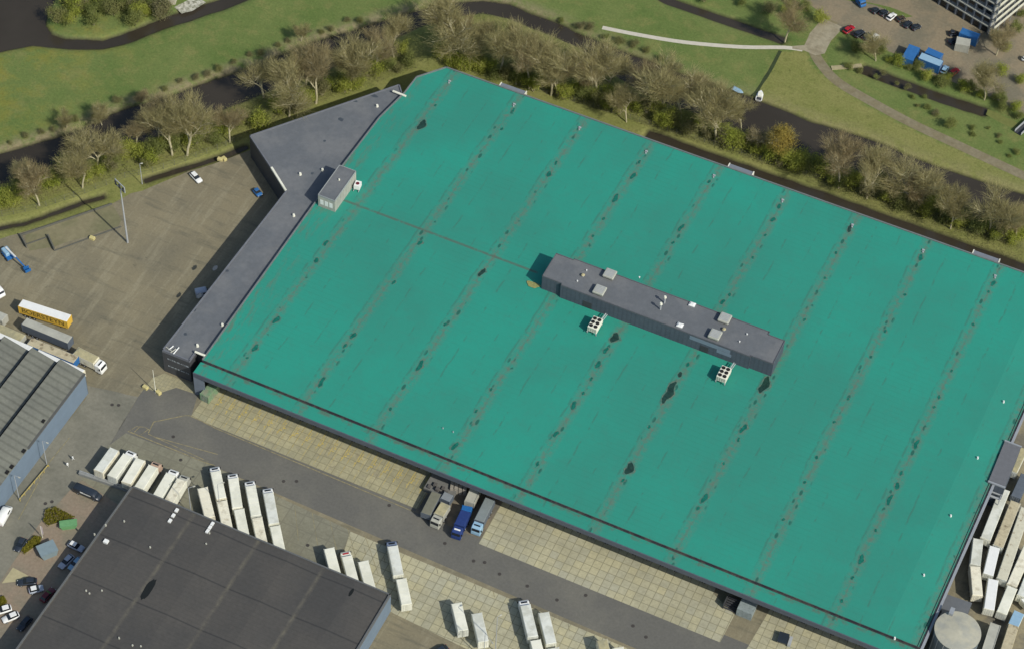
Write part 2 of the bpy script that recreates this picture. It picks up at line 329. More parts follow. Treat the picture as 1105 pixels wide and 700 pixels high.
def rough_edge(poly, step=2.5, amp=.35, seed=1):
    rnd = random.Random(seed); out = []
    for i, p in enumerate(poly):
        q = poly[(i+1) % len(poly)]; d = math.dist(p, q); n = max(1, int(d/step))
        for k in range(n):
            t = k/n; a = amp if k else 0
            out.append((p[0]+(q[0]-p[0])*t+rnd.uniform(-a, a), p[1]+(q[1]-p[1])*t+rnd.uniform(-a, a)))
    return out
def struct(name, poly, z, m, amp=0, seed=1):
    if amp: poly = rough_edge(poly, 2.5, amp, seed)
    return tag(MB().sheet(poly, z).build(name, m), kind='structure')
def strip(pts, w):
    """closed polygon of a band of width w (number or list) along pts"""
    L_, R_ = [], []
    for i, p in enumerate(pts):
        a = Vector(pts[max(0, i-1)]); b = Vector(pts[min(len(pts)-1, i+1)]); d = (b-a).normalized(); n = Vector((-d.y, d.x))
        h = (w[i] if isinstance(w, (list, tuple)) else w)/2
        L_.append((p[0]+n.x*h, p[1]+n.y*h)); R_.append((p[0]-n.x*h, p[1]-n.y*h))
    return L_+R_[::-1]
def smooth(pts, n=4):
    out = []
    for i in range(len(pts)-1):
        p0, p1, p2, p3 = [Vector(pts[max(0, min(len(pts)-1, j))]) for j in (i-1, i, i+1, i+2)]
        for k in range(n):
            t = k/n; out.append(tuple(.5*((2*p1)+(p2-p0)*t+(2*p0-5*p1+4*p2-p3)*t*t+(3*p1-p0-3*p2+p3)*t**3)))
    out.append(tuple(pts[-1])); return out
# ------------------------------------------------------------------ water outlines and land
canal_n = [(-60,178),(0,165),(35,155),(72,144),(103,131),(123,121),(144,114),(180,104),(211,92),(265,74),(310,56),(347,42),(378,33),(424,19),(460,8),(490,2),(520,0),(550,4),(573,14),(599,23),(630,38),(680,58),(746,82),(764,90),(810,104),(830,112),(876,131),(910,141),(946,152),(979,167),(1013,180),(1060,195),(1105,209),(1160,228)]
canal_s = [(1160,275),(1105,252),(1050,232),(960,200),(900,178),(870,166),(830,150),(780,130),(700,102),(660,76),(627,50),(600,38),(573,28),(550,18),(520,12),(490,15),(450,28),(425,40),(390,58),(340,78),(300,92),(262,108),(225,122),(180,142),(135,157),(70,178),(0,196),(-60,212)]
pond = [(-60,-60),(60,-60),(57,0),(50,14),(48,26),(55,36),(70,41),(110,43),(130,37),(160,25),(195,12),(240,-2),(300,-30),(330,-35),(262,0),(240,9),(180,28),(140,44),(110,51),(75,51),(35,47),(0,54),(-60,66)]
WATERS = [px(canal_n+canal_s), px(pond),
    strip(px([(680,-22),(722,0),(760,13),(800,27),(846,43)]), 2.6),
    strip(px([(931,73),(970,88),(1020,106),(1064,120)]), 3.2),
    strip(px([(-30,250),(0,245),(26,240),(60,228),(90,217),(112,211)]), .9),
    strip(px([(156,194),(190,183),(237,169),(266,157)]), 1.3),
    strip(px([(690,168),(760,192),(850,226),(940,258),(1040,292),(1130,322)], 0)[:0] or [(-30+k*20, 74.6) for k in range(9)], 3.6)]
def seg_dist(P, poly):
    best = np.full(len(P), 1e9)
    for i in range(len(poly)):
        a = np.array(poly[i]); b = np.array(poly[(i+1) % len(poly)]); ab = b-a; t = np.clip(((P-a)@ab)/max(1e-9, ab@ab), 0, 1)
        best = np.minimum(best, np.hypot(*(P-(a+t[:, None]*ab)).T))
    return best
def inside(P, poly):
    c = np.zeros(len(P), bool)
    for i in range(len(poly)):
        x1, y1 = poly[i]; x2, y2 = poly[(i+1) % len(poly)]
        k = (y1 > P[:, 1]) != (y2 > P[:, 1]); xx = (x2-x1)*(P[:, 1]-y1)/((y2-y1) if abs(y2-y1) > 1e-12 else 1e-12)+x1
        c ^= k & (P[:, 0] < xx)
    return c
SOUTHLAND = px([(-80,222)]+[(x, y) for x, y in canal_s[::-1]][1:]+[(1200,500),(1200,900),(-200,900)])
EASTFIELD = px([(842,56),(868,54),(880,75),(930,112),(1000,147),(1105,194),(1180,230),(1160,232),(1105,211),(1013,182),(910,143),(830,114),(812,106)])
def land():
    xs = np.concatenate([[-3000, -1500, -800, -450, -300], np.arange(-240, 140.1, 1.1), [200, 350, 800, 1500, 3000]])
    ys = np.concatenate([[-3000, -1500, -800, -350, -220], np.arange(-170, 200.1, 1.1), [260, 400, 800, 1500, 3000]])
    gx, gy = np.meshgrid(xs, ys); P = np.column_stack([gx.ravel(), gy.ravel()])
    z = np.zeros(len(P)); D = np.full(len(P), 1e9)
    for w in WATERS:
        w = rough_edge(w, 3, .18, 5); d = seg_dist(P, w); ins = inside(P, w); D = np.minimum(D, np.where(ins, 0, d))
        zz = np.where(ins, -.75-np.minimum(.8, d), -.75*np.clip(1-d/1.6, 0, 1)); z = np.minimum(z, zz)
    cn = px(canal_n); dn = np.full(len(P), 1e9)
    for i in range(len(cn)-1): dn = np.minimum(dn, seg_dist(P, [cn[i], cn[i+1]]))
    bank = np.clip(1.35-dn/4.0, 0, 1)*.9; bank = np.maximum(bank, np.clip(1-D/1.6, 0, 1)*.5)
    fade = np.clip((P[:, 0]+95)/60, 0, 1); bank *= 1-.6*fade
    olive = np.where(inside(P, SOUTHLAND) | inside(P, EASTFIELD), 1., 0.)
    nx, ny = len(xs), len(ys); i = np.arange(nx-1)[None, :]+np.arange(ny-1)[:, None]*nx
    F = np.stack([i, i+1, i+1+nx, i+nx], -1).reshape(-1, 4)
    me = bpy.data.meshes.new('ground'); me.vertices.add(len(P)); me.vertices.foreach_set('co', np.column_stack([P, z]).astype(np.float32).ravel())
    me.loops.add(F.size); me.loops.foreach_set('vertex_index', F.ravel().astype(np.int32)); me.polygons.add(len(F))
    me.polygons.foreach_set('loop_start', np.arange(0, F.size, 4, dtype=np.int32)); me.polygons.foreach_set('loop_total', np.full(len(F), 4, dtype=np.int32))
    for n, a in (('bank', bank), ('olive', olive)):
        at = me.attributes.new(n, 'FLOAT', 'POINT'); at.data.foreach_set('value', a.astype(np.float32))
    me.materials.append(M_GRASS); me.update(); me.validate()
    me.polygons.foreach_set('use_smooth', [True]*len(me.polygons))
    o = bpy.data.objects.new('ground', me); COL.objects.link(o); tag(o, kind='structure')
land()
tag(MB().add([(-260, -180, -.75), (180, -180, -.75), (180, 260, -.75), (-260, 260, -.75)], [(0, 1, 2, 3)]).build('water', M_WATER), kind='structure')
# ------------------------------------------------------------------ paved surfaces
yard = px([(-80,282),(0,258),(20,252),(121,220),(141,209),(154,206),(203,185),(239,174),(268,163)])+[(-97, 46), (-93.9, 46), (-93.9, 0), (150, 0), (150, -190), (-270, -190)]
struct('yard', yard, .03, M_CLINK, .25, 3)
XE = 45
struct('road', px([(149,428),(157,417.5),(171,424.4),(190,418),(213.4,425.7),(206.6,448.3)])+[(-94.1, -69.2), (XE+70, -69.2), (XE+70, -83.4)]+px([(224,500),(136,467),(118,480)]), .045, M_ASPH)
struct('service_lane', px([(92,415),(149,428),(118,480),(88,518),(77,527),(46,560),(0,628),(-40,690),(-90,640),(0,548),(45,490),(93,430)]), .045, M_ASPH2, .15, 4)
struct('brick_paving', px([(88,518),(118,528),(150,540),(120,640),(20,740),(-60,800),(-60,715),(0,628),(46,560),(77,527)]), .05, M_BRICK, .1, 5)
struct('slab_yard', px([(136,467),(224,500),(378,572),(372,590),(350,612),(150,560),(88,517),(118,480)]), .06, M_CONC)
struct('lower_slab_yard', px([(378,573)])+[(XE+70, -83.4), (XE+70, -98)]+px([(510,703),(424,661),(366,620),(372,592)]), .055, M_SLAB)
struct('worn_ramp', [(-94.1, -69.1), (-31, -69.1), (-31, -57), (-94.1, -57)], .062, M_SLABW)
struct('truck_bay_pavement', [(-30.9, -70.2), (-13.1, -70.2), (-13.1, -57), (-30.9, -57)], .05, mat('oily_paving', (.13, .12, .095), .9, .2, .8, c2=(.2, .165, .115), scale2=.25))
struct('slab_ramp', [(-13, -71.6), (49.8, -71.6), (50.1, -63), (43.3, -59.6), (43.3, -57), (-13, -57)], .062, M_SLAB)
struct('east_slab_ramp', [(56, -71.6), (150, -71.6), (150, -57), (57.2, -57)], .062, M_SLAB)
struct('pale_paving', px([(156.8,416.7),(164.5,407.7),(177.4,402.5),(205.7,414),(213.4,418),(213.4,425.7),(190.2,418),(171,424.4)]), .06, M_ISLE)
struct('grassy_plot', px([(27,254),(121,221),(131,238),(128,244),(60,266),(32,271)]), .05, mat('mossy_ground', (.205, .185, .11), .95, .15, .6, c2=(.16, .155, .085), scale2=.12), .2, 6)
lane = MB()
for a, b in [((203,447.5),(185,456)), ((203,447.5),(185,456))][:1]: pass
def line(mb, pts, w=.18, z=.075):
    pts = px(pts)
    for a, b in zip(pts, pts[1:]): mb.sheet(strip([a, b], w), z); z += .0006
line(lane, [(160,467),(166,455),(200,448),(207,448.5),(233,462),(447,552)], .25)
line(lane, [(139,465),(147,460),(156,460.5),(162,464)], .2, .077)
line(lane, [(145,466),(151,460)], .2, .079); line(lane, [(152,469),(160,463)], .2, .081)
line(lane, [(138,465),(225,500),(232,502)], .3, .083); line(lane, [(160,468),(225,498)], .2, .085); line(lane, [(166,471),(235,490)], .2, .087)
line(lane, [(20,560),(52,500),(75,472)], .2, .076)
tag(lane.build('road_marking', M_YEL2), kind='structure')
bay = MB()
for k in range(17):
    x = -90.5+k*3.62
    for dx, y0, y1 in ((0, -64.6, -58), (.55, -63.0, -60), (1.8, -68.5, -57.5)):
        bay.sheet([(x+dx, y0), (x+dx+(.22 if dx < 1 else .1), y0), (x+dx+(.22 if dx < 1 else .1), y1), (x+dx, y1)], .07)
    for j in range(3): bay.sheet([(x-.25+j*.5, -63.8+j*.9), (x+.3+j*.5, -63.8+j*.9), (x+.3+j*.5, -63.45+j*.9), (x-.25+j*.5, -63.45+j*.9)], .074)
tag(bay.build('bay_marking', M_YEL), kind='structure')
l2 = MB()
for k in range(5): line(l2, [(318+k*19, 545+k*8.2), (322+k*21.5, 583+k*9)], .12, .07)
for x, y in [(393,591),(414,600),(471,612),(492,621),(512,629),(532,637),(613,673)]:
    line(l2, [(x, y), (x+1.6, y+7)], .15, .07)
tag(l2.build('parking_marking', M_YEL2), kind='structure')
# edge line beside ramps
# north side: paths, track, lot
struct('concrete_path', strip(smooth(px([(650,30),(690,38),(740,46),(800,51),(846,51.5),(866,54)])), 1.5), .02, M_PATH, .08, 8)
track = px([(897,22),(884,42),(878,54),(888,72),(906,90),(942,111),(985,134),(1030,155),(1075,176),(1125,199)])
struct('field_ditch', strip(px([(842,55),(830,78),(813,104)]), 1.0), .015, mat('boggy_grass', (.035, .05, .02), .9, .3, .8), .12, 15)
struct('dirt_track', strip(smooth(track), [4.5]*4+[3.2]*(4*(len(track)-1)+1-4)), .024, M_TRACK, .22, 9)
M_JUNC = mat('pale_gravel', (.30, .27, .19), .95, .18, .8, c2=(.24, .21, .14), scale2=.3)
struct('track_junction', px([(855,50),(868,49),(874,36),(888,20),(910,30),(897,44),(890,58),(880,60),(868,55),(855,53)]), .028, M_JUNC, .1, 10)
struct('parking_lot', px([(860,-20),(868,2),(888,16),(904,28),(914,36),(946,50),(970,60),(984,72),(1018,86),(1050,96),(1105,124),(1200,170),(1200,-60),(860,-60)]), .02, M_LOT, .3, 11)
struct('lot_verge', px([(905,-4),(960,8),(985,18),(975,20),(945,6),(905,-1)]), .03, M_GRASS, .2, 12)
struct('duckweed', px([(1066,118),(1080,124),(1098,133),(1096,140),(1080,133),(1064,124)]), .015, mat('duckweed_green', (.14, .155, .045), .9, .15, 1))
struct('rubble_patch', px([(188,8),(212,-4),(222,3),(208,12),(196,15)]), .03, mat('pale_rubble', (.45, .44, .36), .95, .45, 1.3, c2=(.2, .2, .14), scale2=.9))
# ------------------------------------------------------------------ warehouse
wh = thing('warehouse', (0, 0, 0), 0, 'huge flat-roofed warehouse with a bright teal green roof', 'warehouse')
XR2 = 95.4
outline = [(XW, YF), (XR, YF), (XR2, YN), (-87.8, YN), (-93.4, 56.8), (-93.6, 50), (-95.4, 38), (XW, 10)]
ins = [(XW+.4, YF+.2), (XR-.4, YF+.2), (XR2-.4, YN-.4), (-87.6, YN-.4), (-93.0, 56.6), (-93.2, 50), (-95, 38), (XW+.4, 10)]
MB().prism(ins, 0, HR-.5, top=False, bottom=False).build('wall', M_WALLN, wh)
# roof: gentle folds, valleys on the drainage seams, east margin falls away
MG = 8.3
def zr(x): return HR
rf = MB(); rf.sheet([outline[0], (XR-MG, YF), (XR2-MG, YN)]+outline[3:], HR)
rf.add([(XR-MG, YF, HR), (XR, YF, HR-.75), (XR2, YN, HR-.75), (XR2-MG, YN, HR)], [(0, 1, 2, 3)])
rf.build('roof', M_TEAL, wh)
eb = MB(); o2 = outline
def rimline(mb, a, b, w, z0, z1):
    d = Vector((b[0]-a[0], b[1]-a[1])).normalized(); n = Vector((-d.y, d.x))
    mb.prism([(a[0]+n.x*w, a[1]+n.y*w), (b[0]+n.x*w, b[1]+n.y*w), (b[0]-n.x*.02, b[1]-n.y*.02), (a[0]-n.x*.02, a[1]-n.y*.02)][::-1], z0, z1)
for a, b in zip(outline[2:], outline[3:]+outline[:1]):
    rimline(eb, a, b, -.35, HR-1.1, HR+.32)
eb.build('parapet', mat('dull_coping', (.15, .17, .17), .6, .15, .8), wh)
er = MB(); er.prism([(XR+.35, YF), (XR+.95, YF), (XR2+.95, YN), (XR2+.35, YN)], HR-1.6, HR-.45); er.build('parapet', M_COPE, wh)
er = MB(); er.prism([(XR, YF), (XR+.33, YF), (XR2+.33, YN), (XR2, YN)], HR-1.4, HR-.62); er.build('gutter', M_FASC, wh)
fs = MB(); fs.box(XW, XR, YF-.16, YF, HR-.9, HR+.12); fs.box(XW, XR, YF-.42, YF-.17, HR-.9, HR-.38); fs.build('step_fascia', M_FASC, wh)
cp = MB(); cp.box(XW-.5, XR-.1, YC+.25, YF-.43, HR-.9, HR-.45); cp.build('canopy', M_TEAL, wh)
cf = MB(); cf.box(XW-.5, XR-.1, YC, YC+.24, HR-1.9, HR-.35); cf.build('canopy_fascia', M_COPE if 0 else mat('slate_fascia', (.085, .10, .125), .5, .1, .8), wh)
sw = MB(); sw.prism([(XW-.5, YC+.3), (XW, YC+.3), (XW, YF), (XW-.5, YF)], 0, HR-.95)
sw.prism([(XW-.5, YC+.02), (XW+2.3, YC+.5), (XW+2.2, YC+.8), (XW-.5, YC+.28)], 0, HR-1.95); sw.build('end_wall', M_WALLB if 0 else mat('end_wall_blue_grey', (.13, .155, .19), .6, .1, .6), wh)
for k in range(26):
    x = -89+k*7.24
    b = MB(); b.box(x, x+.25, YC+.4, YC+.6, HR-2.6, HR-.95); b.box(x, x+.2, YC+.62, YF+.1, HR-2.4, HR-2.1); b.build('canopy_bracket', M_DSTEEL, wh)
for k in range(50):
    x = -88.2+k*3.62
    d = MB(); d.box(x-1.35, x+1.35, YF-.25, YF+.18, 1.1, 4.2); d.m = 1; d.box(x-1.7, x-1.36, YF-.55, YF+.18, .9, 4.6); d.box(x+1.36, x+1.7, YF-.55, YF+.18, .9, 4.6); d.box(x-1.7, x+1.7, YF-.55, YF+.18, 4.22, 4.7)
    d.build('dock_door', [mat('dock_door_grey', (.14, .15, .16), .7, .15, .8), M_TYRE], wh)
PUD = [(455,135,18,1),(470,114,4,0),(350,262,9,0),(341,281,8,0),(298,345,12,0),(275,375,11,0),(267,386,3,0),(554,119,6,0),(543,140,5,0),(453,262,8,0),(425,305,7,0),(381,362,10,0),(372,373,7,0),(347,412,15,0),
 (592,188,10,0),(600,176,7,0),(520,294,14,1),(453,394,17,0),(480,350,5,0),(421,441,5,0),(683,190,12,0),(664,214,15,0),(651,236,5,0),(640,255,4,0),(491,481,12,0),(690,175,6,0),(530,420,5,0),(513,443,5,0),
 (765,196,6,0),(735,246,13,0),(726,262,5,0),(700,312,4,0),(663,364,15,1),(654,378,10,0),(645,393,11,0),(638,409,6,0),(629,424,5,0),(619,437,12,0),(600,468,9,0),(580,500,7,0),(841,223,8,0),(834,237,8,0),(826,254,4,0),(812,278,4,0),(787,318,5,0),(780,326,8,0),
 (742,393,7,0),(734,404,8,1),(722,423,34,1),(700,460,5,0),(679,505,17,1),(672,518,5,0),(917,247,12,1),(902,273,5,0),(890,300,4,0),(868,345,5,0),(825,415,26,1),(802,462,14,0),(797,474,6,0),(781,500,4,0),(760,537,14,0),(753,548,6,0),
 (993,278,11,0),(976,318,4,0),(955,357,5,0),(940,385,4,0),(915,430,4,0),(900,455,4,0),(881,493,5,0),(868,520,4,0),(845,560,4,0),(1072,306,9,0),(1067,315,4,0),(1050,350,4,0),(1027,400,4,0),(1013,428,6,0),(1008,439,4,0),(989,479,14,0),(972,510,7,0),(968,524,10,0),(960,539,15,0),(945,572,4,0),(929,603,13,0),(920,623,5,0),(908,648,5,0)]
rnd = random.Random(3)
for (x, y, ln, dk) in PUD:
    c = U(x, y, HR); sk = (c.y-3)*SKEW; k = round((c.x-sk-SEAM0)/SEAMD); sx = SEAM0+k*SEAMD+sk; cx = sx+max(-1.0, min(1.0, c.x-sx))
    L_ = ln/4.3; w = (.34 if ln < 8 else .52)+(.3 if dk and ln > 14 else 0); n = 18; pts = []
    ph = rnd.random()*6
    for i in range(n):
        a = 2*PI*i/n; r = 1+.14*math.sin(2*a+ph)+.12*math.sin(5*a+ph)+rnd.uniform(-.13, .13)
        ey = math.sin(a)*L_/2*(1+rnd.uniform(-.05, .05)); ex = math.cos(a)*w*r+ey*SKEW+.25*math.sin(ey*1.3+ph)*w
        pts.append((cx+ex, c.y+ey))
    mb = MB(); mb.add([(p[0], p[1], zr(p[0])+.03) for p in pts]+[(cx, c.y, zr(cx)+.03)], [(i, (i+1) % n, n) for i in range(n)])
    mb.m = 1; po = [(cx+(p[0]-cx)*rnd.uniform(1.15, 1.75), c.y+(p[1]-c.y)*rnd.uniform(1.03, 1.25)) for p in pts]
    mb.add([(p[0], p[1], HR+.03) for p in pts]+[(p[0], p[1], HR+.025) for p in po], [(i, n+i, n+(i+1) % n, (i+1) % n) for i in range(n)])
    mb.build('puddle', [M_PUDD if dk else M_PUD, mat('silt', (.055, .155, .12), .85, .35, 2.0, c2=(.12, .15, .11), scale2=.9)], wh)
for k in range(9):
    x = SEAM0+k*SEAMD+1.3; b = MB(); b.box(x-.45, x+.25, 59.4, 59.8, HR-.05, HR+.35); b.tube((x, 58.9, HR), (x, 58.9, HR+.3), .22); b.build('roof_outlet', M_STEEL, wh)
for (x, y) in [(1083,433),(1055,493.5),(1026,556),(997,620),(965.5,688),(1110,373)]:
    c = U(x, y, HR); MB().tube((c.x, c.y, HR-.4), (c.x, c.y, HR+.35), .3, .2, 10).build('roof_vent', M_WHITE2, wh)
for (x, y) in [(489,466),(478,462)]:
    c = U(x, y, HR); MB().tube((c.x, c.y, HR), (c.x, c.y, HR+.4), .16, .12, 8).build('roof_vent', M_STEEL, wh)
for (x0, y0_, x1, y1_) in [(541,90,566,101),(786,180,811,189),(1051,271,1077,283)]:
    X0 = U(x0, y0_, HR).x; X1 = U(x1, y1_, HR).x
    b = MB(); b.box(X0, X1, YN+.3, YN+2.0, HR-1.8, HR-.15); b.m = 1; b.box(X0-.25, X0, YN+.3, YN+2.1, HR-1.8, HR); b.box(X1, X1+.25, YN+.3, YN+2.1, HR-1.8, HR)
    b.build('roof_gangway', [mat('gangway_grey', (.17, .19, .22), .6, .1, 1), M_WHITE], wh)
# white duct bridging the two roofs
for a, b in [((210.5,379),(221.5,383.5)), ((424,98.5),(438,104))]:
    p, q = U(a[0], a[1], HR+.2), U(b[0], b[1], HR+.2); MB().tube(p, q, .32, .32, 8).build('roof_duct', M_WHITE, wh)
# yellow moss stain by the penthouse
# ------------------------------------------------------------------ penthouse (roof plant room)
o = W(-108.2, 366.3, HR)
ph = thing('plant_room', (o.x, o.y, HR), 0, 'long grey plant room box standing across the middle of the teal roof', 'plant room')
hx = 31.9
foot = [(-hx, -4.6), (-hx+5.5, -4.6), (-hx+5.5, -5.2), (hx-6, -5.2), (hx-6, -4.8), (hx, -4.8), (hx, 3.6), (hx-4.5, 3.6), (hx-4.5, 4.6), (-hx+5, 4.6), (-hx+5, 4.2), (-hx, 4.2)]
MB().prism(foot, -.02, 4.75, top=False).build('wall', M_WALLN, ph)
MB().prism(foot, 4.752, 4.9).build('roof', M_ROOFG, ph)
e = MB()
for i in range(len(foot)):
    a, b = foot[i], foot[(i+1) % len(foot)]; rimline(e, a, b, .16, 4.6, 5.06)
e.build('parapet', mat('dark_coping', (.10, .105, .12), .6, .1, 1), ph)
pa = MB(); pa.box(9.5, 20.5, -5.26, -5.21, 3.1, 4.4); pa.box(17, 21, -5.27, -5.22, 1.9, 3.0); pa.build('wall_panel', mat('pale_panel', (.17, .215, .27), .6, .1, 1), ph)
pa = MB(); pa.box(-20, -17.5, -5.26, -5.21, 0.1, 2.3); pa.build('door', M_DSTEEL, ph)
pa = MB(); pa.box(12.6, 14.8, -5.26, -5.21, 0.1, 2.3); pa.build('door', M_DSTEEL, ph)
def P_(x, y, z): return U(x, y, z)
ZP = HR+4.9
for i, (x, y, lab) in enumerate([(658,296.5,'back one of the two louvred roof cowls at the west end of the plant room'), (647,314,'front one of the two louvred roof cowls at the west end of the plant room'), (782,344,'back one of the two louvred roof cowls at the east end of the plant room'), (771.5,361.5,'front one of the two louvred roof cowls at the east end of the plant room')]):
    c = U(x, y, ZP+.6); t = thing('roof_cowl', (c.x, c.y, ZP+.002), 0, lab, 'roof vent', 'louvred roof cowls on the plant room')
    MB().box(-1.25, 1.25, -1.25, 1.25, 0, .7).build('curb', mat('cowl_dark', (.2, .2, .18), .7, .1, 1), t)
    MB().cbox(-1.5, 1.5, -1.5, 1.5, .702, 1.25, .15).build('cover', mat('cowl_grey', (.36, .37, .32), .7, .1, 1), t)
    b = MB()
    for k in range(5): b.box(-1.1, 1.1, -1.1+k*.5, -.85+k*.5, 1.252, 1.32)
    b.build('louvre', M_STEEL, t)
for x, y, lab in [(747,328.5,'small white rooflight at the back edge of the plant room roof'), (733.8,350.7,'small white rooflight at the front edge of the plant room roof')]:
    c = U(x, y, ZP+.3); t = thing('rooflight', (c.x, c.y, ZP+.002), 0, lab, 'rooflight', 'rooflights on the plant room')
    MB().box(-.85, .85, -.75, .75, 0, .35).build('curb', M_STEEL, t); MB().loft([[(-.8,-.7,.352),(.8,-.7,.352),(.8,.7,.352),(-.8,.7,.352)], [(-.4,-.35,.62),(.4,-.35,.62),(.4,.35,.62),(-.4,.35,.62)]]).build('dome', M_WHITE2, t)
for x, y, lab in [(716.9,327,'farther capped flue pipe in the middle of the plant room roof'), (712.5,334,'nearer capped flue pipe in the middle of the plant room roof')]:
    c = U(x, y, ZP); t = thing('flue_pipe', (c.x, c.y, ZP+.002), 0, lab, 'flue', 'flue pipes on the plant room')
    MB().tube((0, 0, 0), (0, 0, 2.1), .22, .22, 10).build('pipe', M_STEEL, t); MB().tube((0, 0, 2.102), (0, 0, 2.6), .42, .3, 10).build('cap', M_WHITE, t)
for x, y, lab in [(629,298,'round vent near the west end of the plant room roof'), (781,356,'round vent between the two east cowls on the plant room roof')]:
    c = U(x, y, ZP); t = thing('round_vent', (c.x, c.y, ZP+.002), 0, lab, 'vent')
    MB().tube((0, 0, 0), (0, 0, .5), .3, .3, 10).build('stem', M_STEEL, t); MB().tube((0, 0, .502), (0, 0, .8), .55, .25, 12).build('cap', M_TAN, t)
for k, (x, y) in enumerate([(623,304),(633,292.5),(798,369),(806,361),(690,300)]):
    c = U(x, y, ZP); MBt = MB().tube((0, 0, 0), (0, 0, .35), .14, .1, 8).tube((0, 0, .35), (0, 0, .42), .2, .2, 8); ob = MBt.build('small_vent', M_WHITE2); ob.location = (c.x, c.y, ZP+.002)
    tag(ob, 'tiny white vent on the plant room roof, %s' % ['beside the west front edge', 'near the west back edge', 'in front of the east pair of cowls', 'behind the east pair of cowls', 'behind the two flue pipes'][k], 'vent')
def chiller(x, y, lab):
    c = U(x, y, HR+1.2); t = thing('chiller', (c.x, c.y, HR+.1), 0, lab, 'chiller', 'six-fan chillers in front of the plant room')
    f = MB()
    for sx in (-1.2, 1.2):
        for sy in (-1.9, 1.9): f.box(sx-.08, sx+.08, sy-.08, sy+.08, 0, .9)
        f.box(sx-.08, sx+.08, -2.4, 2.4, .9, 1.02)
    f.build('frame', M_STEEL, t)
    MB().cbox(-1.3, 1.3, -2.0, 2.0, 1.03, 2.55, .06).build('casing', M_WHITE, t)
    for i in range(3):
        for sx in (-.62, .62):
            q = MB(); q.tube((sx, -1.25+i*1.25, 2.552), (sx, -1.25+i*1.25, 2.68), .5, .5, 14); q.build('fan', M_TYRE, t)
    g = MB()
    for k in range(4): g.box(-1.1+k*.6, -.7+k*.6, -2.03, -2.002, 1.2, 2.4)
    g.build('grille', M_GREYT, t)
    MB().tube((.6, 2.02, 1.4), (.9, 4.9, 1.4), .16).tube((1.0, 2.02, 1.2), (1.3, 4.9, 1.2), .12).build('pipe', M_STEEL, t)
chiller(642, 352, 'white chiller with six dark fans by the west half of the plant room')
chiller(780.7, 405, 'white chiller with six dark fans by the east half of the plant room')
ms = MB(); c = U(575, 308, HR); ms.sheet([(c.x+math.cos(a)*1.7*(1+.3*math.sin(3*a)), c.y+math.sin(a)*1.2*(1+.25*math.cos(2*a))) for a in [i*PI/8 for i in range(16)]], HR+.2)
ms.build('stain', mat('moss_stain', (.24, .24, .09), .9, .3, 1.5), wh)
# ------------------------------------------------------------------ annex
HA = 8.4
an = thing('annex', (W(-216, 340)), 0, 'dark low annex with a blue-grey flat roof along the west side of the warehouse', 'annex')
ao = an.location
A = [W(-217.3, 300.6), W(-209.4, 300.6), W(-209.4, 304.3), W(-206.45, 304.3), W(-206.45, 370.0), W(-205.7, 398), W(-204.2, 409.5), W(-206.8, 412.7), W(-234.3, 376.2), W(-215.6, 362.6)]
A = [(p.x-ao.x, p.y-ao.y) for p in A]
MB().prism(A, 0, HA-.3, top=False).build('wall', M_WALLD, an)
MB().prism(A, HA-.298, HA-.1).build('roof', M_ROOFG, an)
e = MB()
for i in range(len(A)):
    if i in (3, 4, 5): continue
    rimline(e, A[i], A[(i+1) % len(A)], .3, HA-.6, HA+.22)
e.build('parapet', mat('annex_coping', (.14, .15, .17), .6, .12, 1), an)
e = MB(); a, b = U(293,181,HA+.1), U(308.5,206,HA+.1); e.prism(strip([(a.x-ao.x, a.y-ao.y), (b.x-ao.x, b.y-ao.y)], .55), HA-.3, HA+.35); e.build('coping', M_WHITE, an)
for (x, y, w, l) in [(403,103,.5,1.4),(383,109,.4,.9),(368,129,.6,.8),(350,152,.35,.4),(337,187,.4,.4),(232,289,.9,.6),(215,319,1,.5),(210,334,.6,.4),(245,292,.4,.4),(200,360,.4,.5)]:
    c = U(x, y, HA); n = 12; MB().sheet([(c.x-ao.x+math.cos(2*PI*i/n)*l*1.0*(1+rnd.uniform(-.3, .3)), c.y-ao.y+math.sin(2*PI*i/n)*w*1.1*(1+rnd.uniform(-.3, .3))) for i in range(n)], HA-.09).build('puddle', mat('roof_puddle', (.06, .072, .085), .3, .1, 1), an)
for (x, y) in [(407,115),(324,188.5),(348,184),(317,233),(213,373),(240,351)]:
    c = U(x, y, HA); MB().tube((c.x-ao.x, c.y-ao.y, HA-.1), (c.x-ao.x, c.y-ao.y, HA+.6), .42, .3, 10).build('roof_vent', M_WHITE, an)
# faint lettering on the end wall
lx0 = W(-216.9, 0).x-ao.x; ly = W(0, 300.55).y-ao.y
rr = random.Random(9)
for zc, hh in ((5.7, .62), (2.9, .5)):
    fr = MB(); x = lx0+1.0; fr.box(x, x+6.2, ly-.012, ly-.004, zc, zc+.06)
    for k in range(13):
        w = rr.uniform(.28, .42); fr.box(x, x+.09, ly-.04, ly-.01, zc, zc+hh*rr.choice((1, .7, 1))); 
        if rr.random() < .7: fr.box(x, x+w, ly-.05, ly-.012, zc+rr.choice((0, hh*.5)), zc+rr.choice((0, hh*.5))*0+hh*.62)
        x += w+.14
    fr.build('lettering', mat('faded_lettering', (.32, .36, .38), .7, .2, 2), an)
# pipes and junk on the annex's south end
for k, (a, b) in enumerate([((182,377),(187,373)), ((184,380),(190,376)), ((187,381.5),(193,374.5)), ((179,374),(186,379))]):
    p, q = U(*a, HA+.25), U(*b, HA+.25); ob = MB().tube(p, q, .16).build('roof_rail', M_GREYT if k % 2 else M_WHITE2)
    tag(ob, 'pale metal rail lying on the south end of the annex roof', 'rail', 'rails on the annex roof')
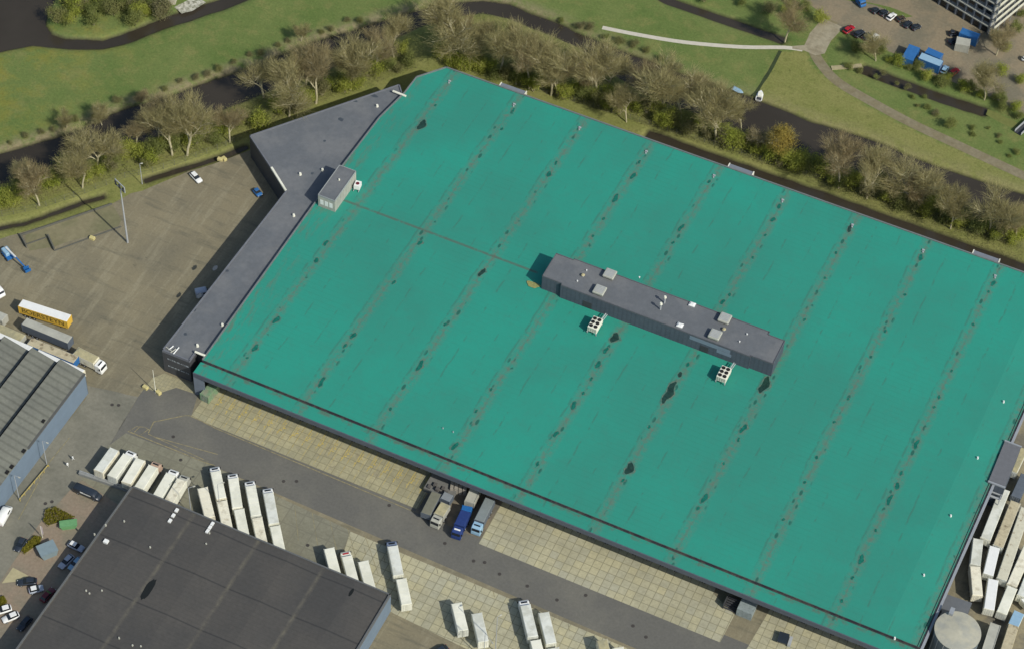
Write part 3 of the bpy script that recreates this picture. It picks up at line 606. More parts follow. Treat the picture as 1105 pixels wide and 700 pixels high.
# plant box on the annex roof edge
c = W(-202.6, 367.4, 0)
wb = thing('stair_tower', (c.x, c.y, HA), 0, 'corrugated beige box with a grey flat roof straddling the annex and the teal roof', 'roof structure')
MB().box(-2.5, 2.5, -6.1, 6.1, -.2, HR+4.3-HA-.2).build('wall', M_WALLG, wb)
MB().box(-2.45, 2.45, -6.05, 6.05, HR+4.3-HA-.198, HR+4.3-HA-.05).build('roof', M_ROOFG, wb)
e = MB(); zz = HR+4.3-HA
for a, b in [((-2.5,-6.1),(2.5,-6.1)), ((2.5,-6.1),(2.5,6.1)), ((2.5,6.1),(-2.5,6.1)), ((-2.5,6.1),(-2.5,-6.1))]: rimline(e, a, b, .12, zz-.4, zz+.12)
e.build('parapet', mat('pale_coping', (.28, .3, .3), .6, .1, 1), wb)
for k in range(3): MB().box(-1.9+k*1.35, -.9+k*1.35, -6.14, -6.105, zz-3.2, zz-1.4).build('window', M_WHITE2, wb)
MB().tube((0, 1.2, zz-.05), (0, 1.2, zz+.45), .25, .2).build('roof_vent', M_WHITE, wb)
c = U(386, 201, HR+.8); t = thing('air_conditioner', (c.x, c.y, HR+.12), .15, 'white air conditioner on the teal roof beside the beige box', 'air conditioner')
MB().box(-.8, .8, -1.0, 1.0, .3, 1.7).build('casing', M_WHITE2, t)
q = MB(); q.tube((0, 0, 1.702), (0, 0, 1.78), .5, .5, 14); q.build('fan', M_DRED, t)
q = MB()
for sx in (-.7, .7):
    q.box(sx-.06, sx+.06, -1.6, 1.3, 0, .3)
q.build('frame', M_STEEL, t)
# ------------------------------------------------------------------ black roofed hall (lower left)
HB = 7.0
bh = thing('dark_roofed_hall', W(-168, 230), 0, 'large hall with a black bitumen roof and pale blue end wall', 'industrial hall'); bo = bh.location
B = [W(-203, 180), W(-133.3, 180), W(-133.3, 261.9), W(-203, 261.9)]; B = [(p.x-bo.x, p.y-bo.y) for p in B]
MB().prism(B, 0, HB-.3, top=False).build('wall', M_WALLB, bh)
bx0, bx1, by0, by1 = B[0][0], B[1][0], B[0][1], B[2][1]
r = MB(); n = 4
xs = [bx0+(bx1-bx0)*i/8 for i in range(9)]
for i in range(8):
    za = HB+(0 if i % 2 == 0 else .35); zb = HB+(.35 if i % 2 == 0 else 0)
    r.add([(xs[i], by0, za), (xs[i+1], by0, zb), (xs[i+1], by1, zb), (xs[i], by1, za)], [(0, 1, 2, 3)])
def black_roof():
    m, N, L, b = nodes_of('black_roof_felt'); geo = N.new('ShaderNodeNewGeometry'); P = geo.outputs['Position']
    s = N.new('ShaderNodeSeparateXYZ'); L.new(P, s.inputs[0])
    base = mixc(N, L, rng(N, L, noise(N, L, P, .05, 5, .6), .4, .6), (.064, .063, .060), (.080, .076, .069))
    f = mth(N, L, 'ABSOLUTE', mth(N, L, 'SUBTRACT', mth(N, L, 'FRACT', mth(N, L, 'DIVIDE', s.outputs[1], 1.05)), .5))
    base = mixc(N, L, rng(N, L, f, .42, .5, 0, .4), base, (.047, .047, .046))
    f2 = mth(N, L, 'ABSOLUTE', mth(N, L, 'SUBTRACT', mth(N, L, 'FRACT', mth(N, L, 'DIVIDE', s.outputs[1], 12.6)), .5))
    base = mixc(N, L, rng(N, L, f2, .475, .497, 0, .7), base, (.035, .036, .037))
    pi = (bx1-bx0)/4
    d = mth(N, L, 'MULTIPLY', mth(N, L, 'ABSOLUTE', mth(N, L, 'SUBTRACT', mth(N, L, 'FRACT', mth(N, L, 'ADD', mth(N, L, 'DIVIDE', mth(N, L, 'SUBTRACT', s.outputs[0], bo.x+bx0), pi), .5)), .5)), pi)
    base = mixc(N, L, mth(N, L, 'MULTIPLY', rng(N, L, d, .75, .05), rng(N, L, noise(N, L, P, .3, 5, .7), .35, .65, .1, .8)), base, (.135, .125, .095))
    base = mulc(N, L, base, rng(N, L, noise(N, L, P, 1.2, 6, .8), .25, .75, .85, 1.15))
    L.new(base, b.inputs['Base Color']); b.inputs['Roughness'].default_value = .85; b.inputs['Specular IOR Level'].default_value = .15
    return m
r.build('roof', black_roof(), bh)
e = MB()
for a, b in [(B[1], B[2]), (B[2], B[3]), (B[3], B[0])]: rimline(e, a, b, .35, HB-.5, HB+.42)
e.build('parapet', mat('hall_coping', (.11, .115, .115), .7, .1, 1), bh)
for (x, y) in [(102,576),(93,637),(110,637),(96.5,640),(114,566),(134,562),(226,575),(222.5,586.5),(162,590),(128.5,688),(152,697),(143,696)]:
    c = U(x, y, HB+.3); q = MB(); q.tube((c.x-bo.x, c.y-bo.y, HB), (c.x-bo.x, c.y-bo.y, HB+.6), .24, .2, 8); q.build('roof_vent', M_GREYT, bh)
for (x, y, dx, dy) in [(187,556,3.6,-5.6),(226.5,569,2.6,-4)]:
    for k in range(3):
        c = U(x+dx*(k-1), y+dy*(k-1), HB+.3); MB().box(c.x-bo.x-.35, c.x-bo.x+.35, c.y-bo.y-.5, c.y-bo.y+.5, HB, HB+.6).build('rooflight', M_WHITE2, bh)
c = U(114.5, 585-1, HB+.3); MB().box(c.x-bo.x-.55, c.x-bo.x+.55, c.y-bo.y-.5, c.y-bo.y+.5, HB, HB+.7).build('rooflight', M_WHITE2, bh)
c = U(160, 635, HB+.2); n = 20
MB().add([(c.x-bo.x+.95*math.cos(2*PI*i/n)*(1+.1*math.sin(5*i)), c.y-bo.y+3.1*math.sin(2*PI*i/n)*(1+.12*math.cos(3*i)), HB+.08) for i in range(n)], [tuple(range(n))]).build('puddle', mat('black_puddle', (.015, .017, .016), .3, .1, 1), bh)
c = U(379, 639, HB+.2); MB().add([(c.x-bo.x+.4*math.cos(2*PI*i/n), c.y-bo.y+1.2*math.sin(2*PI*i/n), HB+.36) for i in range(n)], [tuple(range(n))]).build('puddle', MATS['black_puddle'], bh)
# ------------------------------------------------------------------ sawtooth hall (left edge)
sh = thing('sawtooth_hall', W(-250, 250), 0, 'grey ribbed sawtooth-roofed hall with a blue side wall at the left edge', 'industrial hall'); so = sh.location
HS = 8.0
y0, y1 = W(0, 205).y-so.y, W(0, 285.8).y-so.y
M_RIB = ribbed('ribbed_grey_sheet', (.165, .17, .14), (.13, .135, .115), 1, 2.0, .72)
bays = [(-230.7+110-so.x, -239.0+110-so.x), (-239.0+110-so.x, -247.2+110-so.x), (-247.2+110-so.x, -255.4+110-so.x), (-255.4+110-so.x, -263.6+110-so.x)]
r = MB(); gb = MB(); gt = MB()
for xr_, xl in bays:
    pk = xl+1.3
    r.add([(xr_, y0, HS), (xr_, y1, HS), (pk, y1, HS+1.9), (pk, y0, HS+1.9)], [(0, 1, 2, 3)])
    r.add([(pk, y0, HS+1.9), (pk, y1, HS+1.9), (xl+.35, y1, HS), (xl+.35, y0, HS)], [(0, 1, 2, 3)])
    gb.add([(xr_, y1-.05, 0), (xl, y1-.05, 0), (xl, y1-.05, HS-.02), (pk, y1-.05, HS+1.88), (xr_, y1-.05, HS-.02)], [(0, 1, 2, 3, 4)])
    gt.box(xl-.35, xl+.35, y0, y1, HS-.35, HS-.05)
r.build('roof', M_RIB, sh); gt.build('gutter', M_TYRE, sh)
gb.box(-230.7+110-so.x-.25, -230.7+110-so.x-.05, y0, y1-.1, 0, HS-.05); gb.build('wall', M_WALLB, sh)
e = MB(); xx = -230.7+110-so.x; e.box(xx-.9, xx+.12, y1-26, y1, HS-.25, HS+.12) ; e.build('eaves', mat('eaves_dark', (.09, .092, .085), .8, .1, 1), sh)
for k, (x, y) in enumerate([(47,455),(26,487),(13,504),(8,510)]):
    c = U(x, y, HS); MB().box(c.x-so.x-.4, c.x-so.x+.3, c.y-so.y-.5, c.y-so.y+.5, HS-.2, HS+.5).build('roof_vent', M_TYRE, sh)
# ------------------------------------------------------------------ vehicles
def wheel(t, x, y, r=.48, w=.3):
    q = MB(); q.tube((x, y-w/2, r), (x, y+w/2, r), r, r, 12); o = q.build('wheel', M_TYRE, t)
    h = MB(); h.tube((x, y-w/2-.02, r), (x, y+w/2+.02, r), r*.5, r*.5, 8); h.build('rim', M_STEEL, o)
def ends(x1, y1, x2, y2, z):
    a, b = U(x1, y1, z), U(x2, y2, z); d = b-a; return (a+b)/2, math.atan2(d.y, d.x), d.length
def cab(t, x, m, w=2.45, h=3.0, dirn=-1, roofm=None):
    """cab whose rear is at x, nose towards dirn"""
    s = dirn; q = MB()
    ring = lambda xx, z0, z1, hw: [(xx, -hw, z0), (xx, hw, z0), (xx, hw, z1-.15), (xx, hw-.15, z1), (xx, -hw+.15, z1), (xx, -hw, z1-.15)]
    rr_ = [ring(x, .6, h, w/2), ring(x+s*1.2, .6, h, w/2), ring(x+s*1.75, .5, h-.35, w/2-.02), ring(x+s*1.95, .45, 1.7, w/2-.05), ring(x+s*2.05, .45, 1.2, w/2-.08)]
    q.loft(rr_ if s > 0 else [[p for p in rg][::-1] for rg in rr_]); c = q.build('cab', m, t)
    g = MB(); xa, xb = x+s*1.80, x+s*1.99
    g.add([(xa, -w/2+.2, h-.5), (xa, w/2-.2, h-.5), (xb, w/2-.18, 1.72), (xb, -w/2+.18, 1.72)], [(0, 1, 2, 3)]); g.build('windscreen', M_GLASS, c)
    g = MB(); g.box(min(x+s*.75, x+s*1.15), max(x+s*.75, x+s*1.15), -w/2+.45, w/2-.45, h+.002, h+.05); g.build('roof_hatch', roofm or M_GLASS, c)
    g = MB(); g.box(min(x+s*1.6, x+s*1.75), max(x+s*1.6, x+s*1.75), -w/2-.28, -w/2-.02, 1.9, 2.5); g.box(min(x+s*1.6, x+s*1.75), max(x+s*1.6, x+s*1.75), w/2+.02, w/2+.28, 1.9, 2.5); g.build('mirror', M_TYRE, c)
    for sy in (-1, 1): wheel(t, x+s*1.1, sy*(w/2-.2))
    return c
VR = random.Random(5)
def rigger(kind, x1, y1, x2, y2, label, cat, group, roofm=M_WHITE, sidem=M_WHITE, h=3.75, w=2.5, cabm=None, name=None, z0=1.1, cabroof=None, minlen=None, open_top=False, txt=None):
    """box body whose roof centreline runs between the two points; the cab, if any, is at the first point"""
    if roofm is M_WHITE: roofm = VR.choice((M_WHITE, M_WHITE, M_WHITEB, M_WHITEC))
    if sidem is M_WHITE: sidem = VR.choice((M_WHITE, M_WHITEB, M_WHITEC))
    c, rz, L = ends(x1, y1, x2, y2, h)
    if minlen and L < minlen:
        d = Vector((math.cos(rz), math.sin(rz), 0)); a = U(x1, y1, h); c = a+d*minlen/2; L = minlen
    rz0 = rz+PI   # local -? nose towards +x
    t = thing(name or ('swap_body' if kind == 'swap' else 'box_truck' if cabm else 'box_trailer'), (c.x, c.y, .06), rz0, label, cat, group)
    q = MB(); q.box(-L/2, L/2, -w/2, w/2, z0, h-.06)
    for sx in (-1, 1):
        for sy in (-1, 1): q.box(sx*(L/2)-.07, sx*(L/2)+.07, sy*(w/2)-.05, sy*(w/2)+.05, z0-.02, h-.02)
    n = int(L/1.2)
    for k in range(1, n):
        xx = -L/2+k*L/n; q.box(xx-.03, xx+.03, -w/2-.025, w/2+.025, z0+.1, h-.12)
    q.build('body', sidem, t)
    r_ = MB()
    if open_top:
        r_.box(-L/2+.15, L/2-.15, -w/2+.15, w/2-.15, h-.5, h-.35); r_.build('load', roofm, t)
        e_ = MB(); e_.box(-L/2, L/2, -w/2, -w/2+.14, h-.058, h+.05); e_.box(-L/2, L/2, w/2-.14, w/2, h-.058, h+.05); e_.box(-L/2, -L/2+.14, -w/2+.142, w/2-.142, h-.058, h+.05); e_.box(L/2-.14, L/2, -w/2+.142, w/2-.142, h-.058, h+.05); e_.build('rim', sidem, t)
    else:
        r_.cbox(-L/2+.04, L/2-.04, -w/2+.04, w/2-.04, h-.058, h+.04, .07)
        for k in range(1, n):
            xx = -L/2+k*L/n; r_.box(xx-.02, xx+.02, -w/2+.12, w/2-.12, h+.03, h+.065)
        r_.build('roof', roofm, t)
    d_ = MB()
    for sy in (-1, 1): d_.box(-L/2-.11, -L/2-.075, min(sy*.04, sy*(w/2-.1)), max(sy*.04, sy*(w/2-.1)), z0+.05, h-.15)
    dd = d_.build('rear_door', sidem, t)
    b_ = MB()
    for yy in (-.75, -.3, .3, .75): b_.tube((-L/2-.13, yy, z0+.1), (-L/2-.13, yy, h-.2), .025, .025, 5)
    b_.build('door_bar', M_STEEL, dd)
    ch = MB(); ch.box(-L/2+.2, L/2-.2, -.5, -.35, z0-.28, z0-.02); ch.box(-L/2+.2, L/2-.2, .35, .5, z0-.28, z0-.02); ch.build('chassis', M_DSTEEL, t)
    if kind == 'swap' and not cabm:
        for sx in (-1, 1):
            for sy in (-1, 1):
                g = MB(); g.tube((sx*(L/2-.9), sy*(w/2-.1), 0), (sx*(L/2-.9), sy*(w/2-.1), z0-.02), .06, .06, 6); g.box(sx*(L/2-.9)-.12, sx*(L/2-.9)+.12, sy*(w/2-.1)-.12, sy*(w/2-.1)+.12, 0, .03); g.build('leg', M_DSTEEL, t)
    else:
        ax = (-L/2+1.6, -L/2+2.9, -L/2+4.2) if L > 9 else (-L/2+1.8, -L/2+3.1)
        for xx in ax:
            for sy in (-1, 1): wheel(t, xx, sy*(w/2-.2))
        if not cabm:
            for sy in (-1, 1): g = MB(); g.box(L/2-2.4, L/2-2.25, sy*.8-.07, sy*.8+.07, 0, z0-.02); g.build('landing_leg', M_DSTEEL, t)
    if cabm:
        fz = MB(); fz.box(L/2-.2, L/2+1.6, -.45, .45, .5, .8); fz.build('frame', M_DSTEEL, t)
        cab(t, L/2+.25, cabm, dirn=1, roofm=cabroof)
    return t, L
GB = 'white swap body trucks parked at the corner of the dark-roofed hall'
GC = 'white swap bodies in paired rows beside the dark-roofed hall'
GE = 'white swap bodies parked on the cream slabs'
GR = 'trailers packed in rows east of the warehouse'
GL = 'trailers parked in the clinker yard'
# yellow trailer, with lettering
t, L = rigger('trailer', 74.5, 343.5, 22, 326.6, 'yellow trailer with a white roof and large dark lettering on its side', 'trailer', GL, M_WHITE2, M_YELP, 3.9)
try:
    cu = bpy.data.curves.new('lettering', 'FONT'); cu.body = 'BOERSTEYN'; cu.size = 2.3; cu.extrude = .01; cu.align_x = 'CENTER'; cu.align_y = 'CENTER'
    to = bpy.data.objects.new('lettering_curve', cu); COL.objects.link(to); dg = bpy.context.evaluated_depsgraph_get(); me = bpy.data.meshes.new_from_object(to.evaluated_get(dg))
    bpy.data.objects.remove(to); lo = bpy.data.objects.new('lettering', me); COL.objects.link(lo); me.materials.clear(); me.materials.append(mat('dark_olive_lettering', (.09, .07, .02), .6, .1, 1))
    wd = max(v.co.x for v in me.vertices)-min(v.co.x for v in me.vertices); s = (L*.86)/wd
    for v in me.vertices: v.co.x *= s
    lo.parent = t
    # the side facing the photo's viewer is local -y when the nose points east
    side = -1 if math.cos(t.rotation_euler.z) > 0 else 1
    lo.location = (0, side*(1.25+.035), 2.55); lo.rotation_euler = (PI/2, 0, 0 if side < 0 else PI)
except Exception as ex: print('text', ex)
rigger('trailer', 75.5, 366.6, 26, 346.2, 'grey-roofed trailer with a slate side next to the yellow trailer', 'trailer', GL, M_GREYT, M_SLATE, 3.9)
rigger('trailer', 103.5, 388.3, 82, 377.8, 'white-cabbed lorry with a cream box leaving the row of trailers', 'lorry', GL, M_TAN, M_WHITE, 3.6, cabm=M_WHITE2)
rigger('trailer', 82, 388.0, 31.5, 367.5, 'trailer with a dirty stained roof and blue ends', 'trailer', GL, M_DIRTY, M_CBLUE, 3.6)
rigger('trailer', 24.5, 365, -26, 343, 'long beige-roofed trailer behind the sawtooth hall', 'trailer', GL, M_TAN, M_GREYT, 3.7)
rigger('trailer', 5, 343, -45, 322, 'short end of a grey trailer cut off by the left edge', 'trailer', GL, M_GREYT, M_GREYT, 3.7)
rigger('trailer', 32, 377.5, -20, 355, 'white trailer hard against the back of the sawtooth hall, western one', 'trailer', GL, M_WHITE2, M_WHITE, 3.7)
rigger('trailer', 88.5, 402.5, 39, 380.5, 'white trailer hard against the back of the sawtooth hall, eastern one', 'trailer', GL, M_WHITE2, M_WHITE, 3.7)
# swap-body trucks at the corner
rigger('swap', 123.5, 484, 106, 508, 'white swap body at the open west end of the row, without a cab', 'swap body', GB)
rigger('swap', 137.8, 490.5, 120.6, 514, 'second white box truck from the west end, its white cab facing the road', 'truck', GB, cabm=M_WHITE2)
rigger('swap', 151.6, 495, 136, 520.5, 'white swap body whose rear corner is in the hall shadow', 'swap body', GB)
rigger('swap', 165.3, 502.5, 150, 526, 'white box truck with a reddish tan cab', 'truck', GB, cabm=mat('tan_red_cab', (.42, .30, .22), .5, .1, 1))
rigger('swap', 184.3, 511, 170, 535, 'white box truck with a dark-windowed cab after a wide gap', 'truck', GB, cabm=M_WHITE2)
rigger('swap', 196, 517, 182, 541, 'white box truck at the east end of the row under a lamp shadow', 'truck', GB, cabm=M_GREYT)
rigger('swap', 218.5, 525.8, 226.5, 558, 'single white swap body west of the paired rows', 'swap body', GC)
for (a, b, c_, d_), lab in zip([(232.5,508,238.8,537.5),(251.5,515.5,256.3,547.4),(270.2,523.5,276.4,556),(289.5,531.2,295.6,564.5)], ['westernmost', 'second', 'third', 'easternmost']):
    rigger('swap', a, b, c_, d_, 'white box truck with a pale cab heading the %s pair' % lab, 'truck', GC, cabm=M_WHITE2)
for (a, b, c_, d_), lab in zip([(239.3,540,245.5,570),(257.8,549,264,580),(277.2,558,283.5,588),(296.6,567,303,597)], ['westernmost', 'second', 'third', 'easternmost']):
    rigger('swap', a, b, c_, d_, 'white trailer coupled behind the %s white truck, end hidden by the dark roof' % lab, 'trailer', GC, name='box_trailer')
rigger('swap', 354.9, 591, 363, 622, 'white swap body half hidden by the dark roof, west of the red-topped truck', 'swap body', GC)
rigger('swap', 374.2, 599.5, 382.5, 631, 'white box truck with a red-topped cab', 'truck', GC, cabm=M_WHITE, cabroof=M_RED)
rigger('swap', 391.8, 605, 400.5, 637, 'white swap body east of the red-topped truck', 'swap body', GC)
rigger('swap', 423.6, 588.6, 430, 620.3, 'white truck with a slate blue cab on the cream slabs', 'truck', GE, cabm=mat('slate_blue_cab', (.16, .2, .28), .5, .1, 1))
rigger('swap', 432.9, 624, 438.9, 651.9, 'white trailer behind the slate blue cabbed truck', 'trailer', GE, name='box_trailer')
rigger('swap', 492.5, 650.2, 499.8, 680, 'white swap body crossed by a straight lamp shadow', 'swap body', GE)
rigger('swap', 514.4, 661.2, 521.7, 692, 'white swap body crossed by a bent lamp shadow', 'swap body', GE)
rigger('swap', 566.8, 652.3, 575, 686.5, 'white truck with a dark-windowed white cab at the bottom edge', 'truck', GE, cabm=M_WHITE2)
rigger('swap', 577.7, 690, 586, 722, 'white trailer behind the bottom-edge truck, cut off by the frame', 'trailer', GE, name='box_trailer')
rigger('swap', 586.7, 660.4, 595, 694, 'white swap body right of the bottom-edge truck', 'swap body', GE)
rigger('swap', 597.5, 698.5, 606, 732, 'white box with only its front edge in view at the bottom', 'swap body', GE)
rigger('swap', 649.5, 690, 658, 722, 'tan-roofed swap body cut off by the bottom edge', 'swap body', GE, roofm=M_TAN)
rigger('swap', 667, 698, 675, 730, 'white swap body right of the tan-roofed one', 'swap body', GE)
# vehicles in the dock bay
GD = 'vehicles in the loading bay gap'
rigger('trailer', 459.3, 554, 471, 531, 'grey trailer with an olive roof at the west end of the loading bay', 'trailer', GD, mat('olive_grey_roof', (.16, .16, .12), .8, .1, 1), M_SLATE, 3.2)
rigger('trailer', 473.3, 555, 480.8, 543, 'cream-bodied truck with dark fittings on its nose', 'truck', GD, M_TAN, M_GREYT, 3.2, cabm=M_GREYT)
rigger('trailer', 480, 545-6, 484.5, 532, 'plain grey container between the cream truck and the dock', 'container', GD, mat('flat_grey', (.2, .22, .23), .7, .1, 1), M_SLATE, 3.2, name='container')
tt, _ = rigger('trailer', 495.5, 566, 502.5, 551, 'truck with a navy body and bright blue rear panel', 'truck', GD, M_NAVY, M_NAVY, 3.4, cabm=M_NAVY, cabroof=M_WHITE2)
rigger('trailer', 502.7, 551, 504.3, 545.5, 'small bright blue box at the back of the navy truck', 'box', GD, M_BLUE, M_BLUE, 3.1, name='blue_box')
rigger('trailer', 506.5, 541.5, 513.5, 526.5, 'open grey tipper holding a brown load', 'tipper', GD, M_BROWN, M_GREYT, 3.2, open_top=True, name='tipper_body')
rigger('trailer', 517, 561.5, 529, 537.5, 'grey-blue trailer at the east end of the loading bay', 'trailer', GD, mat('blue_grey_roof', (.19, .22, .22), .7, .12, 1), M_SLATE, 3.4, cabm=M_LBLUE)
c = U(478, 524, 1.5); t = thing('dock_platform', (c.x, c.y, .06), 0, 'grey flat dock platform with junk behind the trucks', 'platform')
MB().box(-4, 3.6, -2.6, 2.8, 0, 1.5).build('deck', mat('platform_grey', (.15, .15, .14), .85, .15, 1), t)
q = MB()
for k in range(5): q.box(-3.2+k*1.1, -2.5+k*1.1, -2.3+(k % 2), -1.3+(k % 2), 1.502, 2.0+.25*(k % 3))
q.build('clutter', mat('grey_clutter', (.10, .095, .09), .9, .25, 2), t)
c = U(495, 524, 1.5); t = thing('pallet_stack', (c.x, c.y, .06), .35, 'stack of pale pallets next to the dock platform', 'pallets')
for k in range(4): MB().box(-2.0+k*1.05, -1.1+k*1.05, -1.6, 1.6, .0, 2.2+.3*(k % 2)).build('pallet_pile', mat('weathered_wood', (.28, .26, .22), .9, .3, 2), t)
# skips and containers
def container(x1, y1, x2, y2, h, w, m, label, name='container', cat='container', group=None, z=.06, roof=None):
    c, rz, L = ends(x1, y1, x2, y2, h); t = thing(name, (c.x, c.y, z), rz, label, cat, group)
    q = MB(); q.box(-L/2, L/2, -w/2, w/2, 0, h-.05)
    n = int(L/.6)
    for k in range(n):
        xx = -L/2+(k+.5)*L/n; q.box(xx-.1, xx+.1, -w/2-.05, w/2+.05, .15, h-.25)
    q.build('body', m, t); MB().cbox(-L/2, L/2, -w/2, w/2, h-.048, h+.02, .03).build('roof', roof or m, t)
    d = MB()
    for yy in (-w*.3, -w*.1, w*.1, w*.3): d.tube((L/2+.04, yy, .1), (L/2+.04, yy, h-.2), .03, .03, 5)
    d.build('door_bar', M_STEEL, t)
    for sx in (-1, 1):
        for sy in (-1, 1): q = MB(); cx, cy = sx*(L/2-.06), sy*(w/2-.02); q.box(cx-.1, cx+.1, cy-.1, cy+.1, -.001, h+.03); q.build('corner_post', m, t)
    return t
container(232, 413, 220, 426.5, 2.6, 2.4, M_GREENC, 'weathered green waste compactor container at the warehouse corner')
def skip(x, y, rz, m, label, L=4.2, w=1.9, h=1.4, lid=True):
    c = U(x, y, .7); t = thing('skip', (c.x, c.y, .06), rz, label, 'skip')
    q = MB(); ring = lambda z, e: [(-L/2+.6-e, -w/2+.1-e*.1, z), (L/2-.6+e, -w/2+.1-e*.1, z), (L/2-.6+e, w/2-.1+e*.1, z), (-L/2+.6-e, w/2-.1+e*.1, z)]
    q.loft([ring(0, 0), ring(h, .6)]); q.build('body', m, t)
    r_ = MB()
    for a in (-1, 1): r_.box(-L/2, L/2, a*(w/2)-.05, a*(w/2)+.05, h-.1, h+.06); 
    r_.build('rim', m, t); MB().box(-L/2+.1, L/2-.1, -w/2+.06, w/2-.06, h+.002, h+.03).build('lid' if lid else 'load', m if lid else M_BROWN, t)
skip(74, 566, .62, M_SKIPG, 'green skip beside the overgrown bed')
skip(51.5, 594.5, .95, mat('pale_blue_grey_skip', (.19, .25, .27), .7, .1, 1), 'pale blue-grey container by the overgrown bed in front of the dark hall', 4.4, 3.4, 2.0)
# cars
def car(x1, y1, x2, y2, m, label, group, kind='car', L=None, roofm=None):
    """nose at the second point"""
    van = kind == 'van'; h = 2.2 if van else 1.45
    c, rz, l = ends(x1, y1, x2, y2, .8); L = L or l; t = thing('parked_van' if van else 'parked_car', (c.x, c.y, .06), rz, label, 'van' if van else 'car', group)
    hw = .98 if van else .88
    def ring(x, z0, z1, w): return [(x, -w+.06, z0), (x, w-.06, z0), (x, w, z0+.25), (x, w, z1-.12), (x, w-.12, z1), (x, -w+.12, z1), (x, -w, z1-.12), (x, -w, z0+.25)]
    q = MB()
    if van: pr = [(-.5, .45, 2.0, hw-.06), (-.48, .32, h, hw), (.22, .3, h, hw), (.30, .3, h-.12, hw), (.42, .3, 1.25, hw), (.48, .35, 1.1, hw-.06), (.5, .42, .8, hw-.15)]
    else: pr = [(-.5, .42, .75, hw-.15), (-.47, .3, .92, hw-.04), (-.3, .25, .95, hw), (.2, .25, .92, hw), (.42, .28, .82, hw-.03), (.49, .35, .68, hw-.15), (.5, .42, .6, hw-.22)]
    q.loft([ring(a*L, b, c_, d) for a, b, c_, d in pr]); q.build('body', m, t, True)
    g = MB(); rg = lambda x, z, w: [(x, -w, z), (x, w, z)]
    if not van:
        b0 = [(-.44*L, -.72, .93), (.2*L, -.78, .92), (.2*L, .78, .92), (-.44*L, .72, .93)]; b1 = [(-.34*L, -.58, h-.03), (.03*L, -.6, h-.03), (.03*L, .6, h-.03), (-.34*L, .58, h-.03)]
        g.loft([b0, b1]); g.build('windows', M_GLASS, t)
        r_ = MB(); r_.cbox(-.345*L, .03*L, -.61, .61, h-.028, h+.04, .05); r_.build('roof', roofm or m, t)
    else:
        g.add([(.305*L, -hw+.12, h-.18), (.305*L, hw-.12, h-.18), (.418*L, hw-.1, 1.32), (.418*L, -hw+.1, 1.32)], [(0, 1, 2, 3)])
        for sy in (-1, 1): g.box(.02*L, .25*L, sy*hw-.012 if sy > 0 else sy*hw-.012, sy*hw+.012, 1.3, 1.9)
        g.build('windows', M_GLASS, t)
    for sx in (-.32, .31):
        for sy in (-1, 1): wheel(t, sx*L, sy*(hw-.12), .33, .22)
    for sy in (-1, 1):
        l_ = MB(); l_.box(.478*L, .497*L, min(sy*.45, sy*.72), max(sy*.45, sy*.72), .55, .72) ; l_.build('headlight', M_WHITE2, t)
        l_ = MB(); l_.box(-.502*L, -.488*L, min(sy*.5, sy*.74), max(sy*.5, sy*.74), .6, .8); l_.build('taillight', M_RED, t)
    return t
GK = 'cars parked beside the dark-roofed hall'; GP = 'cars in the parking lot by the scaffolded block'
t = car(81, 526, 108.5, 537.5, M_DARKC, 'long black van with white lettering on its side', GK, 'van')
q = MB()
for k, w in enumerate((.9, .35, .3, .35, .3, .35)): q.box(-1.5+sum((1.0, .42, .37, .42, .37, .42)[:k]), -1.5+sum((1.0, .42, .37, .42, .37, .42)[:k])+w, -1.03, -.985, 1.35, 1.35+(.45 if k == 0 else .32))
q.build('lettering', M_WHITE2, t)
car(-1, 566, 10, 546, M_WHITE2, 'white van at the left edge beside the sawtooth hall', GK, 'van')
car(26.5, 580, 17.5, 594, M_DARKC, 'dark car beside the yellow-green bed', GK)
car(74, 585, 90, 592.5, M_SILV, 'silver car with a white roof rear, nose under the hall shadow', GK, roofm=M_WHITE2)
car(78.5, 598.5, 64.5, 612, M_SILV, 'silver-blue car in the shadow parallel to the hall', GK)
car(88, 601.5, 75, 614, M_LBLUE, 'pale blue car squeezed next to the hall wall', GK)
car(40, 626, 18.5, 628, M_DARKC, 'dark car beside the white-roofed car', GK)
car(31, 637, 47, 633, M_SILV, 'grey car with a white bonnet half in shadow', GK, roofm=M_WHITE2)
car(45, 648, 58, 634, M_DRED, 'dark red car deep in the hall shadow', GK)
car(20.5, 661.5, 2.5, 669, M_WHITE2, 'white car at the shadow edge in the lower left', GK)
car(12.5, 654.5, -6, 660, M_WHITE2, 'white car cut off by the left edge under a bush', GK)
car(33, 665, 20, 679, M_DARKC, 'black car in the shadow beside the white cars', GK)
car(483, 697, 458, 712, M_DARKC, 'dark car just showing at the bottom edge behind the slabs', None)
car(206.5, 186, 216.5, 196.5, M_WHITE2, 'lone white car in the open clinker yard', None)
car(275, 204, 281, 211, M_CBLUE, 'small blue car at the foot of the annex wall', None)
t = car(-8, 308, 3, 320, M_WHITE2, 'white van cut off by the left edge behind the trailers', None, 'van')
t = car(211, 318, 226, 315, M_SILV, 'pale van in the shadow of the annex', None, 'van')
